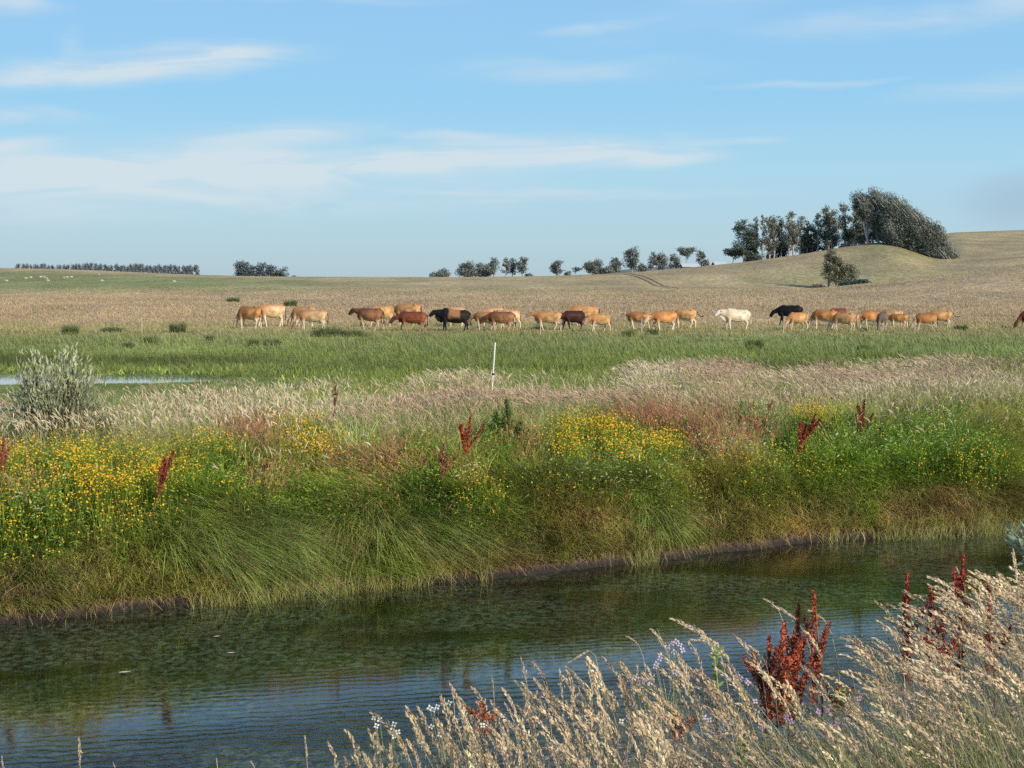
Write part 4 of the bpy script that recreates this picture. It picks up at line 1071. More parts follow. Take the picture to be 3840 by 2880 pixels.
T(2245, 2300, 996, 1028, 424, 'round', .25, 'low spreading tree on the right flank of the wide domed tree', G1, col=E)
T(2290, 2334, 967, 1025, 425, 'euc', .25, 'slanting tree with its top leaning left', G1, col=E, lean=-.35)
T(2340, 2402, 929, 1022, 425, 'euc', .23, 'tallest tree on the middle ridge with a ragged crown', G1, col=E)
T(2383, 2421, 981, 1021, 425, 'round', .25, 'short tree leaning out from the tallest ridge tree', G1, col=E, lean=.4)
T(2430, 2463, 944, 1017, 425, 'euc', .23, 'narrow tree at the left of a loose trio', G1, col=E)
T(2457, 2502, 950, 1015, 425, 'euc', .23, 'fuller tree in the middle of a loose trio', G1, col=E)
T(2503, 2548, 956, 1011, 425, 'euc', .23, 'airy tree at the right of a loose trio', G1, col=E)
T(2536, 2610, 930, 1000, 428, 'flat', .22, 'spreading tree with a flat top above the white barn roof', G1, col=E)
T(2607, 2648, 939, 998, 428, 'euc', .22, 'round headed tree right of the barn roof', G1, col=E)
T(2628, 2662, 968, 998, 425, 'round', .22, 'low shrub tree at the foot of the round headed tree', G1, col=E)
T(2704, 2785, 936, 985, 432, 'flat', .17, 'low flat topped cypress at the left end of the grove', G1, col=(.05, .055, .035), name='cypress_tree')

G2 = 'tall grove on the hill'
D = (.135, .145, .088); DP = (.065, .095, .06)
T(2735, 2838, 813, 981, 430, 'pine', .12, 'dark layered pine at the left edge of the tall grove', G2, col=DP, name='pine_tree')
T(2788, 2850, 860, 980, 434, 'pine', .12, 'second darker pine tucked behind the layered pine', G2, col=DP, name='pine_tree')
T(2822, 2836, 806, 975, 437, 'euc', .2, 'bare grey stem sticking up behind the pines', G2, col=(.12, .11, .09))
GR = [(2842, 2874, 800, 972, 'slender eucalyptus right beside the dark pines'), (2866, 2916, 797, 970, 'full crowned eucalyptus, first broad one after the pines'), (2905, 2950, 806, 966, 'eucalyptus with a drooping crown left of the grove spire'),
      (2938, 2986, 780, 958, 'narrow spire eucalyptus standing above its left neighbours'), (2972, 3022, 806, 955, 'thin topped eucalyptus just right of the spire'), (3008, 3060, 826, 950, 'shorter eucalyptus with a twiggy grey crown'),
      (3044, 3080, 790, 946, 'ragged eucalyptus left of the broad topped one'), (3070, 3134, 772, 941, 'broad topped eucalyptus in the middle of the grove'), (3134, 3190, 756, 925, 'open crowned eucalyptus with sky showing through its limbs'),
      (3184, 3240, 757, 919, 'eucalyptus with a bare lower trunk beside the open crowned one'), (3222, 3262, 722, 910, 'tall straight eucalyptus at the edge of the windswept mass')]
for j, (a, b, c_, d_, lab) in enumerate(GR):
    T(a, b, c_, d_, 430 + (j % 3) * 2, 'euc', .13, lab, G2, col=np.array(D) * (1 + .25 * (j % 2)), trunks=1 + (j % 2), bark=(.34, .29, .24))
for (a, b, c_, d_, lab) in [(2880, 2960, 880, 966, 'dark understory tree low between the left grove trunks'), (2990, 3070, 880, 950, 'dark understory tree under the twiggy grey crown'), (3075, 3150, 860, 935, 'dark understory tree under the broad topped eucalyptus'),
                        (3150, 3215, 840, 918, 'dark bushy tree behind the pale trunks near the summit'), (3200, 3262, 815, 905, 'darkest bushy tree beside the windswept mass')]:
    T(a, b, c_, d_, 440, 'round', .12, lab, G2, col=(.045, .055, .040))

for (a, b, c_, d_, lab) in [(3236, 3306, 800, 903, 'dark bushy tree under the tall left side of the windswept mass'), (3285, 3360, 795, 908, 'dark bushy tree under the windswept dome'), (3345, 3425, 830, 940, 'dark bushy tree under the middle of the windswept dome')]:
    T(a, b, c_, d_, 423, 'round', .12, lab, G2, col=(.06, .07, .05))
# windswept trees, one row down the shoulder of the hill
def swept(bpx, Y, apx, apy, cw, cl, seed, label, dens=1.0):
    global R
    keepR = R; R = np.random.default_rng(seed)
    X = (bpx - 1920) / F * Y; z = float(zg(X, Y)) - .3; b = np.array([X, Y, z])
    c0 = np.array(unproj(apx, apy, Y)); m = Y / F
    root = empty('windswept_tree', tuple(b), label, 'tree', 'windswept trees on the shoulder of the hill')
    SC, SB = Soup(), Soup(); ax = unit(np.array([.60, 0, -.80])); nr = np.array([.80, 0, .60])
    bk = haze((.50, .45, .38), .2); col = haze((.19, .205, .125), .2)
    topc = c0 - ax * cl * .55 * m
    tube(SB, np.stack([b, b * .5 + topc * .5 + np.array([-.6, 0, 0]), topc]), [.42, .3, .14], bk, 6)
    for i in range(12):
        f = R.uniform(.1, .85); q0 = b + (topc - b) * f + np.array([-.4 * math.sin(f * 3), 0, 0])
        q1 = c0 + ax * R.uniform(-.7, .5) * cl * m + nr * R.uniform(-.5, .85) * cw * m + np.array([0, -R.uniform(0, 1.0) * cw * m * .9, 0])
        tube(SB, np.stack([q0, q0 * .5 + q1 * .5 + nr * .8, q1]), [.16, .12, .05], bk, 4)
    for i in range(13):
        v = unit(R.normal(size=3)); v[2] = -abs(v[2])
        cc = c0 + ax * v[0] * cl * m * .8 + nr * v[1] * cw * m * .9 + np.array([0, v[2] * cw * m * 1.35, 0]); ln = R.uniform(1.2, 3.2)
        tube(SB, np.stack([cc - ax * ln + nr * -.25, cc, cc + ax * ln + nr * R.uniform(-.5, .2)]), [.04, .08, .06], bk * R.uniform(.5, 1.15), 4)
    ncl = int(84 * dens)
    for i in range(ncl):
        v = unit(R.normal(size=3)) * R.uniform(0, 1) ** .4
        cc = c0 + ax * v[0] * cl * m + nr * v[1] * cw * m + np.array([0, v[2] * cw * m * 1.3, 0])
        nl = 165; r = 1.5
        if seed >= 901 and i % 3 == 0: cc = b + np.array([R.normal(.6, 1.6), R.uniform(-2, 1.0), R.uniform(.8, 7.5)])
        t_ = np.clip(R.normal(0, 1, (nl, 1)), -1.3, 1.6); P = cc + ax * t_ * 1.5 + np.clip(R.normal(0, .6, (nl, 3)), -1.2, 1.2)
        # sunk below the ground? lift
        gz = zg(P[:, 0], P[:, 1]); P[:, 2] = np.maximum(P[:, 2], gz + R.uniform(0, 1.0, nl))
        sh = .7 + .35 * v[1] - .22 * v[2] + R.uniform(-.25, .25, (nl, 1)); tone = R.uniform(.6, 1.4)  # shadow side painted in: leaves darker to the lower left and back
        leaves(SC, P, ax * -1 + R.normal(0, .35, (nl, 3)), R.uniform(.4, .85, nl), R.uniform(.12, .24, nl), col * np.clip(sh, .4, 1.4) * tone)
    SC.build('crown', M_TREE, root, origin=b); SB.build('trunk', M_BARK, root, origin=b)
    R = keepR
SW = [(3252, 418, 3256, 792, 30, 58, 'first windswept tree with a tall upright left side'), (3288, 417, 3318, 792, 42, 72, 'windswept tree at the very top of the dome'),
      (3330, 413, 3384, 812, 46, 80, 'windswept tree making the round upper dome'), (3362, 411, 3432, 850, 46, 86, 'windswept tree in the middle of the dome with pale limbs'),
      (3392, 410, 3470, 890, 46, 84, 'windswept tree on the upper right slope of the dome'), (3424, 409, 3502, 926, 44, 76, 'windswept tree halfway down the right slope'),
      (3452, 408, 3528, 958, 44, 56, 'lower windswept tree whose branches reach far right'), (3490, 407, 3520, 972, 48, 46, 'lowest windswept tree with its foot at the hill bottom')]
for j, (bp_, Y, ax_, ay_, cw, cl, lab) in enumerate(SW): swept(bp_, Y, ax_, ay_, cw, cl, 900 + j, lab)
T(3086, 3150, 930, 1082, 300, 'euc', .06, 'lone eucalyptus in the dip in front of the hill grove', None, col=(.19, .185, .12), trunks=2, bark=(.5, .42, .34), lean=.15)
T(3138, 3200, 985, 1082, 299, 'euc', .07, 'shorter eucalyptus leaning right out of the lone tree', None, col=(.19, .185, .12), trunks=1, bark=(.5, .42, .34), lean=.5)
T(3090, 3118, 890, 1082, 303, 'euc', .07, 'slim dark tree growing up behind the lone eucalyptus', None, col=(.085, .09, .058), bark=(.3, .25, .2))
T(3036, 3092, 1068, 1088, 290, 'round', .08, 'low grey scrub at the left foot of the lone eucalyptus', 'scrub round the lone tree', col=(.14, .14, .095), name='scrub_bush', cat='bush')
T(3134, 3200, 1056, 1084, 285, 'round', .07, 'dark green bush at the right foot of the lone eucalyptus', 'scrub round the lone tree', col=(.035, .06, .03), name='scrub_bush', cat='bush')
T(3185, 3256, 1050, 1080, 280, 'round', .07, 'outer dark green bush, farthest from the lone eucalyptus trunk', 'scrub round the lone tree', col=(.03, .055, .032), name='scrub_bush', cat='bush')

G3 = 'far tree line on the left horizon'
x = 60; j = 0
sizes = []
while x < 738:
    w = random.uniform(15, 27); sizes.append((x, w)); x += w * random.uniform(.6, .95)
protos = []
for p_ in range(6):
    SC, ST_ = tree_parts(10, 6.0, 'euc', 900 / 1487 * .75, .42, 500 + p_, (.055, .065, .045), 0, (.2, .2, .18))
    a = SC.build('crown', M_TREE); b = ST_.build('trunk', M_BARK); protos.append((a.data, b.data)); bpy.data.objects.remove(a); bpy.data.objects.remove(b)
nS = len(sizes)
ordw = ['first', 'second', 'third', 'fourth', 'fifth', 'sixth', 'seventh', 'eighth', 'ninth', 'tenth', 'eleventh', 'twelfth', 'thirteenth', 'fourteenth', 'fifteenth', 'sixteenth', 'seventeenth', 'eighteenth', 'nineteenth', 'twentieth',
        'twenty-first', 'twenty-second', 'twenty-third', 'twenty-fourth', 'twenty-fifth', 'twenty-sixth', 'twenty-seventh', 'twenty-eighth', 'twenty-ninth', 'thirtieth', 'thirty-first', 'thirty-second', 'thirty-third', 'thirty-fourth', 'thirty-fifth', 'thirty-sixth', 'thirty-seventh', 'thirty-eighth', 'thirty-ninth', 'fortieth', 'forty-first', 'forty-second', 'forty-third', 'forty-fourth', 'forty-fifth', 'forty-sixth', 'forty-seventh', 'forty-eighth', 'forty-ninth', 'fiftieth']
for j, (x, w) in enumerate(sizes):
    Y = 900; yt = np.interp(x, [60, 300, 480, 746], [990, 988, 990, 993]) + random.uniform(-3.5, 6)
    X = (x + w / 2 - 1920) / F * Y; z = float(zg(X, Y)); H = unproj(1920, yt, Y)[2] - z
    c0, t0 = protos[j % 6]
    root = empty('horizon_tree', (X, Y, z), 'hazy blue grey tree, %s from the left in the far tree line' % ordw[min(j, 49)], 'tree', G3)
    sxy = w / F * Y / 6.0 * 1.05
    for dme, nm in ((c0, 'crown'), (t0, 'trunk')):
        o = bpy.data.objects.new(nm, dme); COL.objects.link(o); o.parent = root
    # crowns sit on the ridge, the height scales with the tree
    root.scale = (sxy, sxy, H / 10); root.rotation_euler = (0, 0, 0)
for j, (a, b, c_, lab) in enumerate([(880, 950, 967, 'tallest tree of the hazy clump left of centre'), (935, 975, 983, 'narrow tree filling the gap in the hazy clump'), (965, 1012, 972, 'upright tree in the middle of the hazy clump'), (1000, 1050, 980, 'rounded tree right of middle in the hazy clump'), (1035, 1082, 996, 'low sloping tree at the right end of the hazy clump')]):
    T(a, b, c_, 1042, 700, 'round', .36, lab, 'hazy tree clump left of centre', col=(.05, .06, .045))
T(1098, 1112, 1032, 1042, 700, 'round', .36, 'speck of a bush right of the hazy clump', 'hazy tree clump left of centre', name='scrub_bush', cat='bush')

# barns on the ridge
M_WALLB = plain_mat('barn_wall', (.30, .29, .26), .8, .2, .1, 2); M_ROOFB = plain_mat('pale_metal_roof', (.62, .64, .66), .5, .4, .06, 2); M_DARKD = plain_mat('barn_door_wood', (.08, .07, .06), .8, .2)
def barn(px0, px1, yt, yb, Y, label, name):
    x0 = (px0 - 1920) / F * Y; x1 = (px1 - 1920) / F * Y; zt = unproj(1920, yt, Y)[2]; zb = float(zg((x0 + x1) / 2, Y)) - .5
    root = empty(name, ((x0 + x1) / 2, Y, zb), label, 'barn', 'farm buildings behind the ridge')
    w = (x1 - x0) / 2; h = zt - zb; ev = h * .55; dp = 3.2
    def mk(nm, vs, fs, mat):
        me = bpy.data.meshes.new(nm); me.from_pydata(vs, [], fs); me.update(); me.materials.append(mat); o = bpy.data.objects.new(nm, me); COL.objects.link(o); o.parent = root; return o
    mk('wall', [(-w, -dp, 0), (w, -dp, 0), (w, dp, 0), (-w, dp, 0), (-w, -dp, ev), (w, -dp, ev), (w, dp, ev), (-w, dp, ev), (-w, 0, h - .1), (w, 0, h - .1)],
       [(0, 1, 5, 4), (2, 3, 7, 6), (1, 2, 6, 9, 5), (3, 0, 4, 8, 7)], M_WALLB)
    e = .4
    mk('roof', [(-w - e, -dp - e, ev - .1), (w + e, -dp - e, ev - .1), (w + e, 0, h), (-w - e, 0, h), (w + e, dp + e, ev - .1), (-w - e, dp + e, ev - .1), (-w - e, -dp - e, ev - .2), (w + e, -dp - e, ev - .2), (w + e, dp + e, ev - .2), (-w - e, dp + e, ev - .2)],
       [(0, 1, 2, 3), (3, 2, 4, 5), (6, 7, 1, 0), (5, 4, 8, 9)], M_ROOFB)
    mk('door', [(-.9, -dp - .03, .3), (.9, -dp - .03, .3), (.9, -dp - .03, ev * .9), (-.9, -dp - .03, ev * .9)], [(0, 1, 2, 3)], M_DARKD)
barn(2556, 2612, 988, 1004, 424, 'low barn with a white metal roof under the spreading ridge tree', 'barn')
barn(2676, 2712, 981, 993, 428, 'small grey shed on the ridge left of the grove', 'shed')

# ------------------------------------------------------------------ things on the river
S0 = [(815, 2390, .10, 'pale floating leaf nearest the reeds'), (868, 2452, .12, 'slightly larger pale leaf floating in the river'), (470, 2524, .16, 'white foam coloured leaf floating at left')]
for (px_, py_, L, lab) in S0:
    b = (1440 - py_) / F; k = CAMZ / (ST - b * CT); X = (px_ - 1920) / F * k; Y = (CT + b * ST) * k
    me = bpy.data.meshes.new('floating_leaf'); w = L * .16
    me.from_pydata([(-L / 2, 0, .008), (-L * .2, -w, .012), (L * .2, -w, .012), (L / 2, 0, .02), (L * .2, w, .012), (-L * .2, w, .012), (0, 0, .004)], [], [(0, 1, 6, 5), (1, 2, 6), (2, 3, 4, 6), (4, 5, 6)])
    me.update(); me.materials.append(M_WOODP); o = bpy.data.objects.new('floating_leaf', me); COL.objects.link(o); o.location = (X, Y, .004); o.rotation_euler = (0, 0, random.uniform(-.4, .4))
    tag(o, lab, 'leaf', 'leaves floating on the river')

# ------------------------------------------------------------------ near bank
def near_top(px_):
    return np.interp(px_, [-300, 0, 1300, 1500, 1700, 1900, 2100, 2300, 2500, 2700, 3000, 3250, 3400, 3600, 3840, 4200], [3010, 2990, 2930, 2830, 2760, 2710, 2660, 2620, 2580, 2640, 2690, 2555, 2415, 2320, 2280, 2230])

def seed_heads_near(S, SS, base, tip, hd, L, W, c, seg=46, arch=.3):
    """detailed plumes: an arching axis packed with overlapping spikelets"""
    n = len(tip)
    t = (np.arange(seg) + .5)[None, :] / seg + R.uniform(-.5, .5, (n, seg)) / seg
    L_ = L[:, None]
    drop = np.stack([-.35 * np.ones(n) * arch * 2, np.zeros(n), -np.ones(n) * arch], 1)
    ax = tip[:, None, :] + hd[:, None, :] * (L_ * t)[..., None] + drop[:, None, :] * (L_ * t * t)[..., None]
    tg = unit(hd[:, None, :] + 2 * drop[:, None, :] * t[..., None])
    wprof = np.sin(np.clip(t * .9 + .12, 0, 1) * np.pi) ** .7
    out = unit(R.normal(size=(n, seg, 3))); out = unit(out - tg * (out * tg).sum(-1, keepdims=True))
    # lobes: lower branches stand off the axis
    lob = (R.uniform(0, 1, (n, seg)) < .16) * (1 - t) * .9
    P = ax + out * (W[:, None] * wprof * (.12 + lob * .6))[..., None]
    dd = tg * (1.0 - .3 * lob[..., None]) + out * (.28 + .25 * lob[..., None])
    cc = c[:, None, :] * R.uniform(.65, 1.2, (n, seg, 1)) * np.ones((1, 1, 3))
    ll = (L_ * (.10 + .03 * R.uniform(-1, 1, (n, seg)))).ravel()
    leaves(SS, P.reshape(-1, 3), dd.reshape(-1, 3), ll, (W[:, None] * R.uniform(.22, .36, (n, seg))).ravel(), cc.reshape(-1, 3))

def near_stalks(n, Yr, pxr, hr, topoff, leanx, S, SS, seg=46, keepf=None):
    px_ = R.uniform(pxr[0], pxr[1], n)
    u = (px_ - 1920) / F
    Y = R.uniform(Yr[0], Yr[1], n) / (1 - .35 * u)
    X = u * Y
    # tip height: so that tips reach the ragged upper edge of the grass
    yt = near_top(px_) + topoff[0] + (topoff[1] - topoff[0]) * R.uniform(0, 1, n) ** 1.3
    zt = unproj(1920, yt, Y)[2]
    wk = np.interp(px_, [0, 1800, 2600, 3300, 4200], [.06, .06, .22, .42, .5])
    L = R.uniform(.09, .175, n)
    W = L * R.uniform(.115, .165, n)
    d = unit(np.stack([-wk * .45 + R.normal(0, .15, n), R.normal(0, .15, n), np.ones(n)], 1))
    H = R.uniform(hr[0], hr[1], n)
    bend = np.stack([-wk * .35 + R.normal(0, .06, n), R.normal(0, .06, n), -R.uniform(0, .06, n)], 1)
    tip = np.stack([X, Y, zt], 1)
    base = tip - d * H[:, None] - bend * H[:, None]
    zgr = zg(base[:, 0], base[:, 1])
    # root every stalk in the ground
    base[:, 2] = np.minimum(base[:, 2], zgr + .02); dz = np.maximum(base[:, 2] - zgr, 0)
    base[:, 2] = zgr
    ok = (tip[:, 2] - zgr > .12) & (tip[:, 2] - zgr < 1.9)
    if keepf is not None: ok &= keepf(px_)
    base, tip, d, bend, L, W, px_ = [a[ok] for a in (base, tip, d, bend, L, W, px_)]; n = len(tip)
    v = tip - base; Ls = np.linalg.norm(v, axis=1); dv = unit(v - np.stack([-wk[ok] * .25 * Ls, 0 * Ls, 0 * Ls], 1))
    be = (v - dv * Ls[:, None]) / Ls[:, None]
    cs = np.where((R.uniform(0, 1, n) < .5)[:, None], np.array([.30, .31, .15]), np.array([.50, .42, .27])) * R.uniform(.6, 1.1, (n, 1))
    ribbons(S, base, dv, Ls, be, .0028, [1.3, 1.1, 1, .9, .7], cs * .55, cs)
    hd = unit(dv + 2 * be + R.normal(0, .12, (n, 3)) + np.stack([-wk[ok] * .5, 0 * Ls, 0 * Ls], 1))
    pk = R.uniform(0, 1, n)[:, None]; c = np.array([.93, .735, .455]) * (1 - .5 * pk) + np.array([.56, .43, .30]) * .5 * pk
    c = c * R.uniform(.6, 1.2, (n, 1))
    seed_heads_near(S, SS, base, tip, hd, L, W, c, seg, .12 + .25 * float(np.mean(wk)))
    return n

S = Soup(); SS = Soup()
near_stalks(400, (4.4, 5.6), (1250, 4150), (.6, 1.0), (-30, 260), 0, S, SS, 64)
near_stalks(380, (3.9, 5.0), (1550, 4150), (.6, 1.0), (120, 620), 0, S, SS, 56)
near_stalks(300, (3.4, 4.4), (2100, 4150), (.6, 1.0), (250, 760), 0, S, SS, 56)
near_stalks(220, (4.4, 5.4), (3300, 4150), (.6, 1.0), (-60, 200), 0, S, SS)
near_stalks(22, (4.2, 4.7), (2600, 3250), (.6, 1.0), (-180, 160), 0, S, SS, 60)
tag(SS.build('foreground_plumes', M_SEED), 'cream seed plumes of the tall grass on the near bank', 'grass plumes', kind='stuff')
# stems, blades and a fine tangle under the plumes
def near_fill(n, Yr, pxr, off, S, palette, wr=(.002, .0045), hr=(.35, .9), back=0):
    px_ = R.uniform(*pxr, n); u = (px_ - 1920) / F; Y = R.uniform(*Yr, n) / (1 - .35 * u); X = u * Y
    Z = zg(X, Y); yt = near_top(px_) + off[0] + (off[1] - off[0]) * R.uniform(0, 1, n)
    zt = unproj(1920, yt, Y)[2]; h = np.clip(zt - Z, .05, 1.6)
    wk = np.interp(px_, [0, 1800, 2600, 3300, 4200], [.05, .08, .2, .4, .45])
    d = unit(np.stack([-wk * .7 + R.normal(0, .25, n), R.normal(0, .25, n), np.ones(n)], 1))
    pal = np.array(palette); c = pal[R.integers(0, len(pal), n)] * R.uniform(.5, 1.25, (n, 1))
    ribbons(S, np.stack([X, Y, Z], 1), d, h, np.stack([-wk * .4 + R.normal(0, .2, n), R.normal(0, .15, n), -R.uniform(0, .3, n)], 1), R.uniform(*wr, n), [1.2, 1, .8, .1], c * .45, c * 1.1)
PAL = [(.66, .54, .36), (.52, .46, .27), (.30, .34, .13), (.44, .33, .23), (.22, .30, .09)]
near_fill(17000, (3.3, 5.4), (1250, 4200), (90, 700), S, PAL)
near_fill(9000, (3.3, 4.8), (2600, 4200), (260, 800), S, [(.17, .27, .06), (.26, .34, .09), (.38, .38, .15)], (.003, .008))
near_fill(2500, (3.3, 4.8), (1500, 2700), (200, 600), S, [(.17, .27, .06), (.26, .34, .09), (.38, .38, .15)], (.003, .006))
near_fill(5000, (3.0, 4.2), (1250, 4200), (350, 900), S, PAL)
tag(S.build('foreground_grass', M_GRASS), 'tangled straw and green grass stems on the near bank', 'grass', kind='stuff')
# fine whitish flower haze / small seeds between the plumes
S = Soup(); n = 9000
px_ = R.uniform(1600, 4150, n); u = (px_ - 1920) / F; Y = R.uniform(3.6, 5.2, n) / (1 - .35 * u); yt = near_top(px_) + 120 + 560 * R.uniform(0, 1, n) ** .8
P = np.stack([u * Y, Y, unproj(1920, yt, Y)[2]], 1); k_ = fbm(px_ / 90, yt / 60, 200, 2) > .48; P = P[k_]; n = len(P)
c = np.where((R.uniform(0, 1, n) < .3)[:, None], np.array([.55, .42, .50]), np.array([.55, .48, .36])) * R.uniform(.5, 1.1, (n, 1))
leaves(S, P, R.normal(size=(n, 3)), R.uniform(.008, .022, n), R.uniform(.003, .007, n), c)
# each fleck hangs on a hair thin stem
ribbons(S, P - np.array([0, 0, .12]), unit(np.stack([R.normal(0, .3, n), R.normal(0, .3, n), np.ones(n)], 1)), .13, np.zeros((n, 3)), .0012, [1, 1, .6], c * .4, c * .7)
tag(S.build('fine_panicles', M_SEED), 'fine greyish pink grass panicles between the near plumes', 'grass panicles', kind='stuff')

# single plumes that stand clear of the mass
def single_plume(px0, py0, px1, py1, Y, label, lobes=True):
    """px0,py0: lower end of the seed head; px1,py1: its tip"""
    a = np.array(unproj(px0, py0, Y)); b = np.array(unproj(px1, py1, Y)); v = b - a; L = np.linalg.norm(v)
    gx = a[0] + (a[0] - b[0]) * 1.0 + .05; g = np.array([gx, Y, float(zg(gx, Y))])
    root = empty('grass_stalk', tuple(g), label, 'grass stalk', 'grass stalks standing clear over the water')
    S = Soup(); k = np.linspace(0, 1, 7)[:, None]; pts = g * (1 - k) ** 2 + 2 * (a - v * 1.2) * k * (1 - k) + a * k * k
    pts2 = np.concatenate([pts, [a + v * .5, b - v * .1]]); tube(S, pts2, np.linspace(.0022, .0008, 9), (.42, .36, .2), 5); S.build('stem', M_BARK, root, origin=g)
    SS = Soup(); bent = .18 if abs(v[0]) > abs(v[2]) * .4 else .02
    hd = unit(v + np.array([0, 0, bent * L]))[None]
    seed_heads_near(None, SS, g[None], a[None], hd, np.array([L]), np.array([L * .16]), np.array([[.78, .65, .47]]) * R.uniform(.85, 1.1), 90, bent)
    SS.build('seed_head', M_SEED, root, origin=g)
SG = [(300, 2870, 297, 2770, 4.9, 'lone upright plume over the water near the lower left corner'), (12, 2890, 8, 2838, 4.8, 'plume tip in the lower left corner'), (433, 2885, 424, 2858, 4.8, 'short plume tip left of the leaning one'),
      (1150, 2840, 1145, 2762, 5.0, 'lone upright plume over the water in the lower middle'), (815, 2880, 812, 2845, 4.9, 'small plume tip between the two lone upright plumes'), (955, 2880, 940, 2850, 4.9, 'bent plume tip at the bottom edge'),
      (1852, 2610, 1846, 2540, 5.2, 'upright plume with side lobes above the rusty tuft'), (1975, 2560, 1955, 2470, 5.3, 'straight slim plume left of a bent one'), (2035, 2540, 1998, 2470, 5.3, 'bent plume beside the straight slim one'),
      (2210, 2440, 2150, 2480, 5.4, 'arched plume bowing left over the dark water'), (2395, 2420, 2350, 2380, 5.4, 'small leaning plume near pink flowers'), (2510, 2470, 2458, 2342, 5.3, 'long tapering plume rising highest in the middle'),
      (2655, 2400, 2525, 2310, 5.4, 'long plume leaning left over dark water'), (2670, 2412, 2595, 2398, 5.35, 'drooping plume under the long leaning one'), (2920, 2290, 2870, 2240, 5.4, 'left one of two plumes above the red dock clump'),
      (2990, 2330, 2905, 2265, 5.4, 'right one of two plumes above the red dock clump'), (3095, 2330, 3035, 2282, 5.4, 'plume crossing the tall red spire'), (3600, 2230, 3490, 2155, 5.5, 'big arched plume beside the red spires at right'),
      (3620, 2215, 3588, 2130, 5.5, 'plume standing against the highest red spire'), (3815, 2180, 3800, 2060, 5.2, 'thick pale plume at the right edge under the silvery leaves'), (3280, 2480, 3180, 2412, 5.3, 'plume leaning left over the bright water'),
      (2110, 2620, 2100, 2510, 5.1, 'tall double plume among the middle ones'), (1700, 2620, 1692, 2578, 5.2, 'short dry plume over the rippled water'), (3500, 2330, 3410, 2265, 5.4, 'plume arching left between two dark red spires')]
for a in SG: single_plume(*a)

# dock plants of the near bank
NEARD = [((3052, 2215), (3060, 2640), 5.15, .055, 'tall slim rust spire on the right side of the near dock clump', 1600, 7), ((2995, 2270), (2960, 2700), 5.2, .07, 'rust spire in the middle of the near dock clump', 2000, 9),
         ((2885, 2385), (2890, 2700), 5.1, .09, 'broad rust spire at the left of the near dock clump', 2200, 10), ((2935, 2360), (2925, 2720), 5.0, .08, 'dense low rust spire in front of the near dock clump', 2000, 9),
         ((3150, 2560), (3050, 2660), 5.1, .05, 'rust branch sprawling low to the right of the near dock clump', 700, 4),
         ((3402, 2155), (3410, 2560), 5.4, .07, 'dark red spire, leftmost of the right hand docks', 1700, 6), ((3492, 2205), (3490, 2560), 5.4, .065, 'shorter dark red spire beside the leftmost right hand dock', 1500, 5),
         ((3612, 2088), (3590, 2540), 5.45, .07, 'highest dark red spire at right, half behind plumes', 1700, 6), ((3705, 2200), (3740, 2520), 5.35, .07, 'dark red spire leaning left near the right edge', 1500, 6),
         ((3535, 2300), (3560, 2560), 5.2, .06, 'maroon spire sunk among plumes', 1300, 5)]
for (tp_, bp_, Y, w_, lab, dn, br) in NEARD:
    tpv = np.array(unproj(*tp_, Y)); b_ = np.array(unproj(*bp_, Y)); g = b_.copy(); g[0] += (b_[0] - tpv[0]) * .3; g[2] = float(zg(g[0], Y))
    fr = max(.05, min(.85, (b_[2] - g[2]) / (tpv[2] - g[2])))
    rust = (.25, .062, .032) if tp_[0] < 3200 else (.19, .032, .024)
    dock(g, tpv, w_ * .9, lab, int(dn * .75), rust, fr, 'rust red dock plants on the near bank', True, max(3, int(br * .6)))
for (px_, py_, w, lab) in [(1815, 2680, .075, 'small round rusty tuft among the left plumes'), (2535, 2720, .05, 'small rusty tuft low in the pink flowers')]:
    tpv = np.array(unproj(px_, py_ - 40, 5.0)); g = np.array(unproj(px_, py_ + 30, 5.0)); gg = g.copy(); gg[2] = float(zg(g[0], 5.0))
    dock(gg, tpv, w, lab, 900, (.30, .085, .035), min(.9, (g[2] - gg[2]) / (tpv[2] - gg[2])), 'rust red dock plants on the near bank', True, 3)

# wild radish: thin branching stems with four petalled flowers
def radish(pts, Y, col, label, size=.0098):
    P = np.array([unproj(x_, y_, Y + random.uniform(-.08, .08)) for (x_, y_) in pts]); c0 = P.mean(0)
    g = np.array([c0[0] + .05, Y, float(zg(c0[0] + .05, Y))])
    root = empty('wild_radish', tuple(g), label, 'flowering plant', 'wild radish on the near bank')
    S = Soup(); hub = c0 * .72 + g * .28; tube(S, np.stack([g, (g + hub) / 2 + [.01, 0, 0], hub]), [.0035, .003, .002], (.22, .28, .12), 5)
    for p in P: tube(S, np.stack([hub, (hub + p) / 2 + [.0, 0, -.01], p]), [.0018, .0014, .0009], (.25, .28, .15), 4)
    S.build('stem', M_BARK, root, origin=g)
    for p in P:
        S = Soup()
        nrm = unit(np.array([random.uniform(-.5, .5), -1.0, random.uniform(.1, .9)])); a = unit(np.cross(nrm, [0, 0, 1])); b = np.cross(nrm, a); r0 = random.uniform(0, 1)
        for q in range(4):
            an = r0 + q * math.pi / 2; dd = a * math.cos(an) + b * math.sin(an); sd = -a * math.sin(an) + b * math.cos(an)
            leaves(S, (p + dd * .002)[None], dd[None], [size * random.uniform(.85, 1.1)], [size * .8], np.array([col]) * random.uniform(.85, 1.08), sd[None])
        leaves(S, (p - nrm * -.002)[None], nrm[None], [.004], [.004], np.array([[.6, .55, .15]]))
        S.build('flower', M_FLOWER, root, origin=g)
WH = (.82, .80, .72); PK = (.74, .60, .72); PU = (.50, .26, .55)
